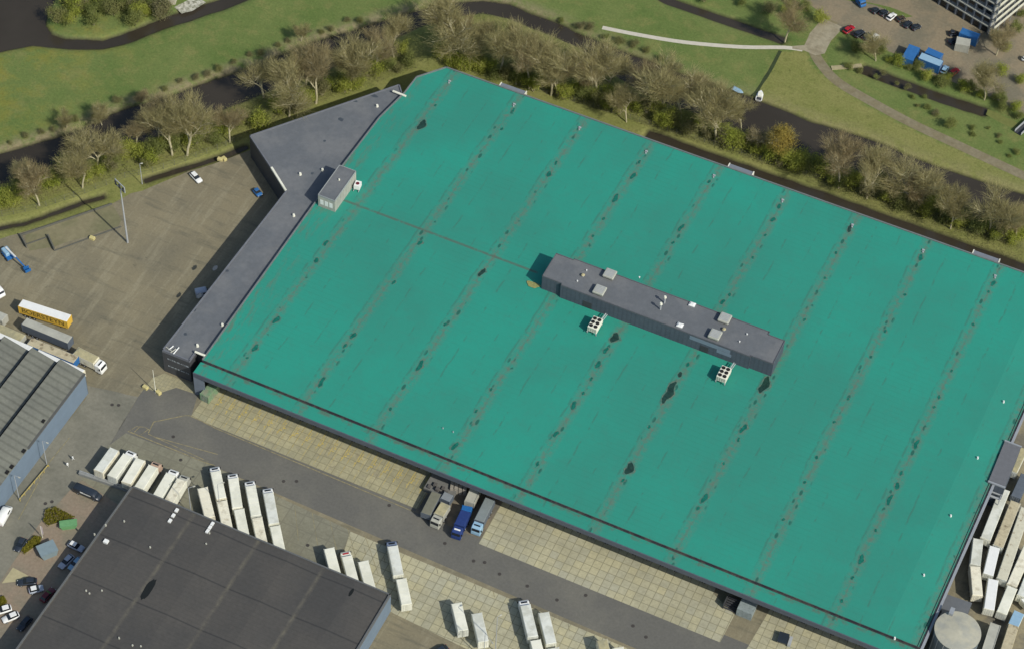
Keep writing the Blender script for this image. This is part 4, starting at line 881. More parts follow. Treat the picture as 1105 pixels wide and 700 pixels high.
for (a, b, c_, d_, m, lab, kd) in [(926,0,932,7,M_CBLUE,'blue van at the top edge of the parking lot','van'), (941,13,948,9,M_DARKC,'black car, first of the dark row in the lot','car'), (950,16,957,11,M_DARKC,'dark car next to the white car in the lot','car'), (958,21,966,14.5,M_WHITE2,'white car in the upper row of the lot','car'),
    (968,22,976,18,mat('brown_car_paint', (.06, .045, .035), .4, .05, 1),'brown car right of the white car in the lot','car'), (976,29,983,23,M_DARKC,'dark car left of the last car in the upper row','car'), (984,31,993,27,M_DARKC,'last dark car of the upper row','car'),
    (911,35,921,28,M_RED,'red car at the end of the lower row','car'), (922,39,932,33,M_DARKC,'dark green car next to the red car','car'), (932,42,940,36,M_DARKC,'dark car left of the white estate car','car'), (939,45,947,37,M_WHITE2,'white car in the lower row under the shrubs','car'),
    (1024,46,1034,42,M_DARKC,'dark car beside the grey container','car'), (1024,36,1035,36,M_DARKC,'dark car by the scaffolded block entrance','car'), (1017,79,1022,71,M_LBLUE,'small pale car beside the blue containers','car'), (1025,81,1034,74,M_RED,'red van-like car right of the blue containers','car'), (1103,62,1112,66,M_WHITE2,'white car at the right edge of the parking lot','car')]:
    car(a, b, c_, d_, m, lab, GP, kd)
container(979, 64, 987, 50, 2.9, 3.3, M_CBLUE, 'bright blue container standing alone by the lot', group='site containers in the parking lot')
container(993, 60, 1016, 69, 3.2, 2.6, M_CBLUE, 'blue container with a pale roof strip', group='site containers in the parking lot', roof=M_LBLUE)
container(1000, 54, 1016, 61, 2.8, 2.5, M_CBLUE, 'darker blue container behind the pale-roofed one', group='site containers in the parking lot')
container(1032, 43.5, 1047, 46.5, 2.9, 2.6*1.2, M_GREYT, 'pale grey site cabin by the scaffolded block', 'site_cabin', 'cabin', 'site containers in the parking lot')
container(1037, 33, 1056, 40, 3.0, 2.6, M_CBLUE, 'blue container behind the grey site cabin', group='site containers in the parking lot')
# east side trailers
for (a, b, c_, d_, rm, lab, h) in [
    (1084.5,527.5,1063.5,581,M_WHITE,'long clean white trailer nearest the teal warehouse',3.9), (1096,541,1077,589,M_DIRTY,'brown-stained trailer between two white ones',3.7),
    (1055.7,581,1052.5,609,M_WHITE,'upper white box of the kinked pair by the warehouse wall',3.7), (1052.2,610.5,1055,642,M_WHITE,'lower white box of the kinked pair by the warehouse wall',3.7),
    (1073.6,589.6,1066.4,619.5,M_WHITE2,'short bluish white box right of the kinked pair',3.7), (1072,624.6,1067.3,657,M_WHITE2,'short white box directly above the olive open container',3.7),
    (1107,548,1081,624.5,M_STAINW,'very long white trailer roof with brown rust stains',3.8), (1110,590,1092,631,M_WHITE,'white trailer right of the rust-stained one',3.8),
    (1092.5,633,1081,661,M_WHITE,'lower cream white trailer ending by the olive container',3.8), (1116,610,1103,643,M_WHITE,'white trailer cut off by the right edge',3.8),
    (1122,640,1105,650,M_WHITE2,'small white box at the right edge',3.0), (1100,660,1093,675,M_LBLUE,'short pale blue box among the white trailers',3.0)]:
    rigger('trailer', a, b, c_, d_, lab, 'trailer', GR, roofm=rm, h=h)
rigger('trailer', 1074.5, 673, 1064, 706, 'open olive-green container with a pale rim', 'container', GR, M_OLIVE, M_GREYT, 3.0, open_top=True, name='open_container')
rigger('trailer', 1094, 674, 1082, 712, 'tan dirty-roofed trailer at the bottom right', 'trailer', GR, M_DIRTY, M_TAN, 3.4)
rigger('trailer', 1104, 483, 1092, 508, 'cream trailer beside the grey lean-to', 'trailer', GR, M_TAN, M_WHITE, 3.6)
rigger('trailer', 1107, 512, 1096, 536, 'dark slate trailer above the brown-stained one', 'trailer', GR, M_SLATE, M_SLATE, 3.0)
struct('east_yard_dust', px([(1085,480),(1130,380),(1160,500),(1120,700),(1060,720),(1020,700),(1035,650),(1048,625)]), .05, mat('dusty_concrete', (.25, .22, .14), .95, .2, .8, c2=(.15, .14, .11), scale2=.15))
# lean-to east, grille, grey roof, tank
c = U(1084.5, 500, 9); t = thing('lean_to', (c.x, c.y, 0), 0, 'grey flat-roofed lean-to with pale edges against the east wall', 'lean-to')
MB().box(-2.1, 2.1, -7, 7, 0, 8.7).build('wall', M_WALLN, t); MB().box(-2.1, 2.1, -6.7, 6.7, 8.702, 8.9).build('roof', mat('leanto_grey', (.13, .135, .145), .8, .12, 1), t)
q = MB(); q.box(-2.2, 2.2, -7.1, -6.705, 8.702, 9.1); q.box(-2.2, 2.2, 6.705, 7.1, 8.702, 9.1); q.build('coping', M_COPE, t)
c = U(1077, 521, 6); t = thing('pipe_rack', (c.x, c.y, 0), 0, 'dark steel rack of ladders and pipes below the lean-to', 'rack')
for k in range(2): MB().box(-1.9+k*3.6, -1.7+k*3.6, -5, 5, 5.6, 6.1).build('beam', M_COPE, t)
for k in range(7): MB().box(-1.7, 1.7, -4.6+k*1.4, -4.1+k*1.4, 5.7, 5.95).build('rung', M_STEEL, t)
for sx in (-1.8, 1.8):
    for sy in (-4.8, 4.8): MB().box(sx-.1, sx+.1, sy-.1, sy+.1, 0, 5.6).build('leg', M_STEEL, t)
a = [U(*p, 4.5) for p in [(1020,640),(1049,650),(1043,664),(1013,655)]]
c = sum(a, Vector())/4; t = thing('pump_house', (c.x, c.y, 0), 0, 'low grey flat-roofed building between the warehouse and the round tank', 'building')
pp = [(p.x-c.x, p.y-c.y) for p in a]; MB().prism(pp, 0, 4.3, top=False).build('wall', M_WALLN, t); MB().prism(pp, 4.302, 4.5).build('roof', M_ROOFG, t)
TZ = 10.0; c = U(1033.7, 680, TZ); t = thing('storage_tank', (c.x, c.y, 0), 0, 'round pale storage tank at the bottom right corner', 'tank'); RT = 5.35
n = 48; q = MB(); ring = lambda r, z: [(r*math.cos(2*PI*i/n), r*math.sin(2*PI*i/n), z) for i in range(n)]
q.loft([ring(RT, 0), ring(RT, TZ-.2)]); q.build('shell', mat('tank_shell', (.12, .15, .17), .5, .1, .8), t, False)
q = MB(); q.loft([ring(RT+.08, TZ-.198), ring(RT+.08, TZ-.1), ring(RT*.5, TZ+.25), ring(.3, TZ+.5)]); q.build('roof', mat('tank_roof', (.40, .385, .30), .7, .08, 1, c2=(.33, .33, .28), scale2=.3), t)
q = MB(); q.box(-3.4, -2.4, 3.1, 5.0, TZ+.1, TZ+.9); q.build('hatch', M_COPE, t)
for k in range(6):
    an_ = -2.6+k*.35; q = MB(); q.tube(((RT+.1)*math.cos(an_), (RT+.1)*math.sin(an_), 0), ((RT+.1)*math.cos(an_), (RT+.1)*math.sin(an_), TZ-.3), .07, .07, 6); q.build('pipe', M_STEEL, t)
# dock leveller box and stair between slab ramps
c = U(806, 655, 2); t = thing('dock_box', (c.x, c.y, .06), 0, 'weathered grey box with a stair beside the gap between slab ramps', 'box')
MB().box(-1.9, 1.9, -1.8, 2.4, 0, 2.6).build('body', mat('weathered_grey_blue', (.22, .26, .26), .8, .3, 1.5), t)
q = MB()
for k in range(6): q.box(-5.2, -2.2, -1.5+k*.5, -1.1+k*.5, .2+k*.25, .3+k*.25)
q.box(-5.4, -5.25, -1.6, 1.6, 0, 2.2); q.build('stair', M_DSTEEL, t)
c = U(845, 689, .8); t = thing('tipping_cart', (c.x, c.y, .07), .1, 'small dark cart left on the east slab ramp', 'cart')
MB().loft([[(-.9,-1.1,.4),(.9,-1.1,.4),(.9,1.1,.4),(-.9,1.1,.4)], [(-1.2,-1.5,1.3),(1.2,-1.5,1.3),(1.2,1.5,1.3),(-1.2,1.5,1.3)]]).build('tub', M_DARKC, t)
MB().box(1.35, 2.1, -1.3, 1.2, .3, 1.1).build('rack', M_STEEL, t)
for sy in (-.7, .7): wheel(t, 0, sy, .3, .2)
for k, (x, y) in enumerate([(121,436.5),(128,437),(49,543),(56,541),(187,471),(195,496),(306,519),(332,588),(480,586),(511,605),(523,606.5),(539,619),(569,632),(601,647),(632,642),(683,675),(697,687),(320,519),(420,545)]):
    c = U(x, y, 0); o = MB().tube((0, 0, .0), (0, 0, .025), .45, .45, 12).build('manhole_cover', mat('rusted_iron', (.055, .05, .045), .8, .2, 2)); o.location = (c.x, c.y, .062)
    tag(o, 'dark round manhole cover in the asphalt of the yard road', 'manhole cover', 'manhole covers in the yard road')
# ------------------------------------------------------------------ lamps, masts, posts
def lamp(x, y, h, label, name='street_lamp', arm=1.2, rz=0., group=None):
    c = U(x, y, 0); t = thing(name, (c.x, c.y, .06), rz, label, 'lamp', group)
    MB().tube((0, 0, 0), (0, 0, h), .12, .07, 8).build('pole', M_STEEL, t)
    MB().tube((0, 0, h), (arm, 0, h+.15), .05, .05, 6).build('arm', M_STEEL, t)
    MB().cbox(arm-.1, arm+.55, -.16, .16, h+.05, h+.22, .05).build('lamp_head', M_GREYT, t)
GLAMP = 'lamp posts along the service lane'
lamp(20.6, 537.5, 9.5, 'lamp post nearer the white van by the sawtooth hall', group=GLAMP)
lamp(50.5, 500.5, 9.5, 'lamp post farther up the lane by the sawtooth hall', group=GLAMP)
lamp(534.5, 703, 15, 'tall lamp post rising from the cream slabs at the bottom edge', 'tall_lamp', .6, 1.0)
lamp(522, 712, 12, 'lamp post just beyond the bottom edge', 'tall_lamp', 3, -.6)
lamp(206.5, 555, 11, 'lamp post behind the dark hall whose shadow crosses the trucks', 'tall_lamp', 1.2, .8)
lamp(237.5, 551, 11, 'lamp post by the paired swap bodies', 'tall_lamp', 1.2, .8)
lamp(153.5, 199, 8, 'short grey post on the grass verge', 'verge_post', .3, .5)
c = U(137.8, 262, 0); t = thing('floodlight_mast', (c.x, c.y, .03), -.4, 'very tall floodlight mast in the clinker yard', 'mast')
MB().tube((0, 0, 0), (0, 0, 21), .28, .16, 10).build('pole', M_STEEL, t)
q = MB(); q.box(-2.1, 2.1, -.1, .1, 21, 21.2); q.box(-2.1, 2.1, -.1, .1, 22.9, 23.1); q.box(-2.1, -1.9, -.1, .1, 21.2, 22.9); q.box(1.9, 2.1, -.1, .1, 21.2, 22.9); q.box(-.1, .1, -.1, .1, 21.2, 22.9); q.build('frame', M_STEEL, t)
for k in range(6):
    q = MB(); x = -1.6+(k % 3)*1.6; z = 21.35+(k//3)*.85; q.box(x-.32, x+.32, -.35, -.12, z, z+.5); q.build('floodlight', M_DSTEEL, t)
c = U(168, 423, 0); t = thing('flagpole', (c.x, c.y, .06), 0, 'pale pole on the corner paving by the annex', 'pole')
MB().tube((0, 0, 0), (0, 0, 9), .12, .06, 8).build('pole', M_WHITE, t); MB().tube((0, 0, 0), (0, 0, .3), .3, .25, 8).build('base', M_STEEL, t)
c = U(46, 580, 0); t = thing('banner_pole', (c.x, c.y, .06), 0, 'white pole with a narrow pinkish white banner by the beds', 'banner pole')
MB().tube((0, 0, 0), (0, 0, 5), .09, .06, 8).build('pole', M_WHITE, t); MB().box(-.05, .5, -.02, .02, 1.8, 4.9).build('banner', mat('pinkish_cloth', (.6, .5, .5), .8, .05, 1), t)
# yellow blocks
for x, y, lab in [(157,417.5,'yellow block at the west tip of the corner paving'), (171,423,'yellow block at the south tip of the corner paving'), (237.5,172,'pale yellow block, left of two by the yard end'), (242,171.5,'pale yellow block, right of two by the yard end'), (99.5,257,'pale yellow block at the edge of the mossy plot')]:
    c = U(x, y, .4); o = MB().cbox(-.75, .75, -.5, .5, 0, .8, .1).build('concrete_block', mat('pale_yellow_block', (.5, .44, .2), .9, .12, 1)); o.location = (c.x, c.y, .06); o.rotation_euler.z = random.uniform(-.5, .5); tag(o, lab, 'concrete block')
# low retaining walls by the plot
for (a, b, lab) in [((22,255),(121,221),'long low wall along the back of the mossy plot'), ((22,255),(29,268),'short dark wall at the west end of the mossy plot'), ((52,256),(59,271),'short dark wall beside the steel frame'), ((26,265),(52,256),'low pale kerb wall behind the boom lift'), ((59,271),(131,245),'low concrete kerb in front of the mossy plot')]:
    p, q_ = U(*a), U(*b); o = MB().prism(strip([(p.x, p.y), (q_.x, q_.y)], .35), .02, 1.2 if 'short' in lab else .6 if 'long' in lab else .25).build('low_wall', mat('shade_darkened_concrete', (.11, .11, .09), .9, .15, 1)); tag(o, lab, 'low wall')  # concrete colour darkened to stand in for the walls' shadow lines
# boom lift
c = U(9, 275, .8); t = thing('boom_lift', (c.x, c.y, .04), -.5, 'blue and white boom lift stretched out beside the mossy plot', 'boom lift')
MB().box(-1.6, 1.6, -1.1, 1.1, .45, 1.0).build('chassis', M_BLUE, t); MB().cbox(-2.2, .6, -.9, .9, 1.002, 1.9, .15).build('turret', M_LBLUE, t)
MB().tube((-1.6, .3, 2.0), (3.4, .6, 2.6), .28, .24, 8).build('boom', M_WHITE2, t); MB().tube((3.4, .6, 2.6), (7.0, 1.4, 1.2), .2, .18, 8).build('boom', M_BLUE, t)
MB().box(6.8, 8.1, .7, 2.3, .5, .6).box(6.8, 6.9, .7, 2.3, .6, 1.5).box(8.0, 8.1, .7, 2.3, .6, 1.5).box(6.9, 8.0, .7, .8, .6, 1.5).build('basket', M_BLUE, t)
for sx in (-1.1, 1.1):
    for sy in (-1.1, 1.1): wheel(t, sx, sy, .45, .35)
# people
def person(x, y, rz, label, step):
    c = U(x, y, 0); t = thing('person', (c.x, c.y, .05), rz, label, 'person')
    bm = bmesh.new(); sk = bm.verts.layers.skin.verify()
    J = {}
    def v(n, co, r, p=None):
        a = bm.verts.new(co); a[sk].radius = r; J[n] = a
        if p: bm.edges.new((J[p], a))
        return a
    rt_ = v('hip', (0, 0, .95), (.15, .12)); rt_[sk].use_root = True
    v('waist', (0, 0, 1.12), (.14, .11), 'hip'); v('chest', (0, 0, 1.35), (.17, .12), 'waist'); v('neck', (0, 0, 1.5), (.06, .06), 'chest'); v('head', (.0, .02, 1.62), (.085, .095), 'neck'); v('top', (0, .02, 1.74), (.07, .08), 'head')
    for s, d in ((-1, step), (1, -step)):
        n = str(s); v('th'+n, (s*.1, 0, .88), (.09, .09), 'hip'); v('kn'+n, (s*.11, d*.25+.03, .48), (.06, .06), 'th'+n); v('an'+n, (s*.11, d*.45, .08), (.04, .04), 'kn'+n); v('to'+n, (s*.12, d*.45+.18, .04), (.04, .03), 'an'+n)
        v('sh'+n, (s*.2, 0, 1.42), (.06, .06), 'chest'); v('el'+n, (s*.26, -d*.12, 1.14), (.045, .045), 'sh'+n); v('wr'+n, (s*.26, -d*.3+.08, .9), (.03, .03), 'el'+n); v('ha'+n, (s*.26, -d*.35+.1, .8), (.035, .02), 'wr'+n)
    me = bpy.data.meshes.new('body'); bm.to_mesh(me); bm.free(); o = bpy.data.objects.new('body', me); COL.objects.link(o); o.parent = t
    m1 = o.modifiers.new('skin', 'SKIN'); m1.use_smooth_shade = True; m2 = o.modifiers.new('sub', 'SUBSURF'); m2.levels = 1; m2.render_levels = 1
    me.materials.append(M_WHITE2)
    q = MB(); q.loft([[(r*math.cos(a), .02+r*math.sin(a), z) for a in [i*PI/4 for i in range(8)]] for r, z in ((.10, 1.66), (.11, 1.74), (.06, 1.82))]); q.build('hair', M_HAIR, t)
    q = MB(); q.loft([[(r*1.25*math.cos(a), r*math.sin(a), z) for a in [i*PI/5 for i in range(10)]] for r, z in ((.22, .72), (.17, 1.05), (.19, 1.4), (.09, 1.5))]); q.build('coat', M_WHITE2, t)
person(73.2, 503, .6, 'person in white clothes standing in the lane, nearer the lamp post', .5)
person(78.9, 496, -.4, 'person in white clothes in the lane, nearer the parked trucks', -.6)
# low barrier by the black van
a, b = U(86, 511), U(150, 533); t = thing('guard_wall', (a.x, a.y, .06), math.atan2(b.y-a.y, b.x-a.x), 'low grey wall with rails between the black van and the trucks', 'low wall'); L_ = (b-a).length
MB().box(0, L_, -.5, .5, 0, .9).build('wall', mat('barrier_grey', (.24, .25, .24), .8, .12, 1), t)
q = MB(); q.tube((0, 0, 1.4), (L_, 0, 1.4), .05)
for k in range(9): q.tube((k*L_/8, 0, .9), (k*L_/8, 0, 1.4), .04)
q.build('rail', M_STEEL, t)
# yellow rail along the sawtooth hall
a, b = U(21, 540), U(52, 503); t = thing('crash_rail', (a.x, a.y, .06), math.atan2(b.y-a.y, b.x-a.x), 'yellow crash rail along the sawtooth hall lane', 'rail'); L_ = (b-a).length
MB().box(0, L_, -.08, .08, .45, .7).build('rail', M_YEL, t)
for k in range(7): MB().box(k*L_/6-.08, k*L_/6+.08, -.28, -.085, 0, .7).build('post', M_YEL, t)
# boat and blue cover by the canal
c = U(820, 103, .3); t = thing('boat', (c.x, c.y, -.35), 1.75, 'small white motor boat moored at the canal bank', 'boat')
q = MB(); hull = lambda w, l, z: [(-l, -w, z), (l*.3, -w, z), (l*.8, -w*.6, z), (l*1.15, 0, z), (l*.8, w*.6, z), (l*.3, w, z), (-l, w, z)]
q.loft([hull(.55, 1.7, -.3), hull(.95, 2.0, .55)]); q.build('hull', M_WHITE2, t); MB().box(-.6, 1.0, -.6, .6, .552, .95).build('cabin', M_WHITE, t); MB().box(-1.9, -.75, -.7, .7, .552, .62).build('cockpit', M_DSTEEL, t)
c = U(796, 97, .3); t = thing('covered_boat', (c.x, c.y, -.3), -.2, 'small boat under a pale blue cover at the canal bank', 'boat')
q = MB(); q.loft([hull(.5, 1.4, -.3), hull(.8, 1.7, .45)]); q.build('hull', M_DSTEEL, t); q = MB(); q.loft([hull(.82, 1.75, .452), hull(.3, 1.3, .8)]); q.build('cover', M_LBLUE, t)
# fences
M_FENCE = mat('dull_fence_wire', (.13, .135, .11), .8, .1, 1)
def fence(pts, label, h=2.0, step=2.6, name='mesh_fence'):
    P_w = px(pts); c = P_w[0]; t = thing(name, (c[0], c[1], 0), 0, label, 'fence'); posts = []; rails = MB(); mesh_ = MB()
    for a, b in zip(P_w, P_w[1:]):
        d = math.dist(a, b); n = max(1, int(d/step))
        for k in range(n): posts.append((a[0]+(b[0]-a[0])*k/n, a[1]+(b[1]-a[1])*k/n))
        A_ = Vector((a[0]-c[0], a[1]-c[1], 0)); B_ = Vector((b[0]-c[0], b[1]-c[1], 0))
        for z in (h, .1, h*.5): rails.tube(A_+Vector((0, 0, z)), B_+Vector((0, 0, z)), .018, .018, 4, False)
        m_ = int(d/.28); dd = (B_-A_).normalized()*.008
        for k in range(m_):
            p = A_+(B_-A_)*(k/m_); mesh_.add([p-dd+Vector((0,0,.1)), p+dd+Vector((0,0,.1)), p+dd+Vector((0,0,h)), p-dd+Vector((0,0,h))], [(0, 1, 2, 3)])
    for p in posts[:99]:
        MB().tube((p[0]-c[0], p[1]-c[1], -.2), (p[0]-c[0], p[1]-c[1], h+.1), .05, .05, 5).build('post', M_FENCE, t)
    rails.build('rail', M_FENCE, t); mesh_.build('wire_mesh', M_FENCE, t)
fence([(-10,236),(40,226),(80,213),(115,200),(135,192),(165,186),(200,174),(235,162),(262,150)], 'grey wire mesh fence on the grass north of the yard')
fence([(560,93),(630,113),(700,135),(800,167),(900,199),(1000,232),(1105,269)], 'grey wire mesh fence behind the north side of the warehouse', 1.8)
# ------------------------------------------------------------------ scaffolded block, top right
z0 = U(1066, 38); a_ = U(990, -8); b_ = U(1101, 0)
dA = (a_-z0).normalized(); dB = Vector((-dA.y, dA.x, 0)); 
if dB.dot((b_-z0)) < 0: dB = -dB
t = thing('apartment_block', (z0.x, z0.y, .02), math.atan2(dA.y, dA.x), 'concrete apartment block under construction with white balconies at the top right', 'apartment block')
sg = 1 if Vector((-dA.y, dA.x, 0)).dot(dB) > 0 else -1
LA, LB, NF = 60, 26, 9
def sb(x0, x1, y0, y1, z0_, z1_, mb): mb.box(x0, x1, min(sg*y0, sg*y1), max(sg*y0, sg*y1), z0_, z1_)
q = MB(); sb(0.6, LA, 0.6, LB, 0, NF*3, q); q.build('wall', mat('block_grey', (.13, .14, .15), .8, .12, .6), t)
q = MB()
for f in range(1, NF+1): sb(-.2, LA, -.1, .59, f*3-.35, f*3, q); sb(-1.3, .59, -.1, LB, f*3-.3, f*3, q)
q.build('floor_slab', mat('pale_slab', (.42, .42, .36), .8, .15, .8), t)
q = MB()
for k in range(21): sb(k*3, k*3+.25, .05, .58, 0, NF*3-.36, q)
for k in range(9): sb(-1.2, -1.05, k*3.1, k*3.1+.15, .1, NF*3-.36, q)
q.build('column', mat('column_grey', (.3, .32, .34), .8, .12, .8), t)
for f in range(4):
    for k in range(14):
        q = MB(); sb(1.0+k*3, 2.7+k*3, .5, .58, f*3+(.8 if f else .1), f*3+2.4, q); q.build('window', M_GLASS, t)
q = MB()
for f in range(1, NF): sb(-1.38, -1.30, 0, LB, f*3+.2, f*3+1.1, q)
q.build('balcony_rail', mat('white_rail', (.55, .55, .45), .7, .15, 1), t)
# small house top left
c = U(158, -6, 1); t = thing('small_house', (c.x, c.y, 0), .3, 'corner of a small pale house at the top of the pond bank', 'house')
MB().box(-3, 9, -2, 8, 0, 2.8).build('wall', mat('cream_wall', (.45, .42, .33), .8, .1, 1), t); MB().add([(-3.3, -2.3, 2.81), (9.3, -2.3, 2.81), (9.3, 3, 4.6), (-3.3, 3, 4.6), (9.3, 8.3, 2.81), (-3.3, 8.3, 2.81)], [(0, 1, 2, 3), (3, 2, 4, 5)]).build('roof', M_DSTEEL, t)
MB().box(0, 1, -2.05, -2.005, 1, 2).build('window', M_GLASS, t)
# little bridge / culvert
a, b = U(897, 74), U(930, 71.5); t = MB().prism(strip([(a.x, a.y), (b.x, b.y)], 1.6), .02, .25).build('plank_bridge', mat('pale_timber', (.33, .29, .17), .9, .2, 1)); tag(t, 'pale plank footbridge at the head of the right-hand ditch', 'footbridge')
a, b = U(1100, 143), U(1112, 132); t = thing('railed_bridge', (a.x, a.y, 0), math.atan2(b.y-a.y, b.x-a.x), 'small railed bridge at the right edge of the ditch', 'bridge'); L_ = (b-a).length
MB().box(-1, L_, -1, 1, .05, .25).build('deck', M_DSTEEL, t); MB().box(-1, L_, -1.1, -1.0, .25, 1.2).box(-1, L_, 1.0, 1.1, .25, 1.2).build('rail', M_STEEL, t)
# ------------------------------------------------------------------ vegetation
def tree_mesh(seed, H=16., R=5.0, ntw=2300, leafm=None):
    rd = random.Random(seed); tr = MB(); tips = []
    def grow(p, d, L, r, dep):
        n = 3; q = p
        for k in range(n):
            nd = (d+Vector((rd.uniform(-1, 1), rd.uniform(-1, 1), rd.uniform(-.3, .6)))*.12).normalized(); e = q+nd*L/n
            tr.tube(q, e, r*(1-.28*k/n), r*(1-.28*(k+1)/n), 6 if dep == 0 else 4 if dep < 2 else 3, False); q = e; d = nd
            if dep >= 2: tips.append((q.copy(), d.copy(), L))
            if dep < 4 and (k > 0 or dep > 0):
                for _ in range(2 if dep else 1):
                    a = rd.uniform(0, 2*PI); ax = Vector((math.cos(a), math.sin(a), 0)); sd = (d*rd.uniform(.5, 1.0)+ax*rd.uniform(.5, 1.0)+Vector((0, 0, .25))).normalized()
                    if dep < 3: grow(q, sd, L*rd.uniform(.5, .72), r*.45, dep+1)
        tips.append((q.copy(), d.copy(), L))
        if dep < 3:
            for _ in range(2): a = rd.uniform(0, 2*PI); grow(q, (d+Vector((math.cos(a), math.sin(a), .2))*.6).normalized(), L*.6, r*.6, dep+1)
    grow(Vector((0, 0, -.2)), Vector((rd.uniform(-.05, .05), rd.uniform(-.05, .05), 1)).normalized(), H*.40, .27, 0)
    tw = MB(); zs = max(t_[0].z for t_ in tips)
    for i in range(ntw):
        p, d, L = rd.choice(tips); s = 1.0
        dd = (d+Vector((rd.gauss(0, .33), rd.gauss(0, .33), rd.gauss(.15, .25)))).normalized(); st = p+Vector((rd.gauss(0, .35), rd.gauss(0, .35), rd.gauss(0, .35))); ln = rd.uniform(.7, 2.0)
        w = dd.cross(Vector((rd.gauss(0, 1), rd.gauss(0, 1), rd.gauss(0, 1)))).normalized()*rd.uniform(.014, .026)
        tw.add([st-w, st+w, st+dd*ln+w*.4, st+dd*ln-w*.4], [(0, 1, 2, 3)])
    def fit(mb):
        for i, v in enumerate(mb.v): mb.v[i] = v
    zmax = max(v[2] for v in tw.v); rad = sorted(math.hypot(v[0], v[1]) for v in tw.v)[int(len(tw.v)*.93)]
    sz, sr = H/zmax, R/rad
    for mb in (tr, tw): mb.v = [(v[0]*(sr if v[2] > 2 else 1), v[1]*(sr if v[2] > 2 else 1), v[2]*sz) for v in mb.v]
    return tr, tw
def mk(mb, name, m):
    me = bpy.data.meshes.new(name); me.from_pydata(mb.v, [], mb.f); me.materials.append(m); me.update(); return me
def leaf_cloud(seed, R, H, n, size, base=.0, lobes=7):
    rd = random.Random(seed); mb = MB(); cs = []
    for _ in range(lobes):
        a = rd.uniform(0, 2*PI); r = rd.uniform(0, R*.62); cs.append((Vector((math.cos(a)*r, math.sin(a)*r, base+rd.uniform(.25, .8)*(H-base))), rd.uniform(.32, .55)*R))
    for _ in range(n):
        c, rr_ = rd.choice(cs); d = Vector((rd.gauss(0, 1), rd.gauss(0, 1), rd.gauss(0, 1))).normalized(); p = c+d*rr_*rd.uniform(.15, 1.3)**.8
        if p.z < .05: p.z = rd.uniform(.05, .6)
        nrm = (d+Vector((rd.gauss(0, .7), rd.gauss(0, .7), rd.gauss(.3, .7)))).normalized(); u_ = nrm.orthogonal().normalized(); v_ = nrm.cross(u_); s = size*rd.uniform(.5, 1.4)
        mb.add([p-u_*s, p-v_*s*.6, p+u_*s, p+v_*s*.6], [(0, 1, 2, 3)])
    return mb
TV = []
for s in range(6):
    tr, tw = tree_mesh(100+s, 16, 5.5+.5*(s%3), 5600); TV.append((mk(tr, 'trunk', M_BARK), mk(tw, 'crown', M_TWIG if s % 3 else M_TWIGR)))
def put_tree(x, y, hpx, wide, v, label, group, crownm=None):
    c = U(x, y); h = hpx*1.08; s = h/16.0
    t = thing('bare_tree', (c.x, c.y, 0), random.uniform(0, 6), label, 'tree', group); t.scale = (s*wide, s*wide, s)
    for me, n in zip(TV[v % 6], ('trunk', 'crown')):
        o = bpy.data.objects.new(n, me); COL.objects.link(o); o.parent = t
    return t
GT1 = 'bare trees along the south bank, west of the warehouse'; GT2 = 'bare trees along the canal behind the warehouse'
west = [(42.5,222,13,1.2),(89,203,14,1.0),(105,180,13,1.35),(171,156,14,1.2),(186,168,17,1.0),(202,168,17,1.1),(248,154,12,1.1),(285,106,13,1.2),(312,126,17,1.1),(341,112,19,1.0),(378,97,17,1.1),(384,96,16,.9),(405,80,15,1.0),(425,62,13,1.1),(30,200,8,1.2),(147,160,10,1.3),(330,92,14,1.1)]
for i, (x, y, h, w) in enumerate(west):
    put_tree(x, y, h, w, i, '%s bare tree, number %d from the left on the bank west of the teal roof' % ('tall' if h > 15 else 'lower', i+1), GT1)
east = [(484,66,18,1.35),(500,58,14,1.1),(539,82,17,1.0),(557,91,18,1.0),(571,96,17,1.0),(594.5,103,18,1.1),(602,104,15,1.0),(625,100,14,1.1),(645,105,17,1.1),(676,132,12,1.0),(700,112,15,1.0),(712,122,19,1.1),(735,128,16,1.2),(755,125,13,1.1),(772.6,153,17,1.15),(800,140,11,1.0),(904.7,203,17,1.15),(935.5,214,16,1.05),(979,222,16,1.15),(995,228,13,1.1),(1025.5,247,14,1.0),(1066.6,252,17,1.1),(1095,262,12,1.1),(520,64,12,1.1),(655,96,13,1.1)]
for i, (x, y, h, w) in enumerate(east):
    put_tree(x, y, h, w, i+2, '%s bare tree, number %d from the left behind the north edge of the teal roof' % ('tall' if h > 15 else 'lower', i+1), GT2)
for i, (x, y, h, lab) in enumerate([(847,45,13,'bare tree at the junction of path and track'), (1062,108,11,'small bare tree beside the road right of the containers'), (110,135,7,'low bare bush-like tree on the north canal bank'), (152,118,6,'small bare tree in the reeds of the north canal bank'), (325,45,6,'small bare tree on the meadow side of the canal'), (945,66,9,'thin bare tree beside the parking lot verge'), (1075,60,10,'bare tree by the corner of the apartment block'), (72,138,6,'smallest bare tree on the north bank, far left')]):
    put_tree(x, y, h, 1.2, i, lab, None)
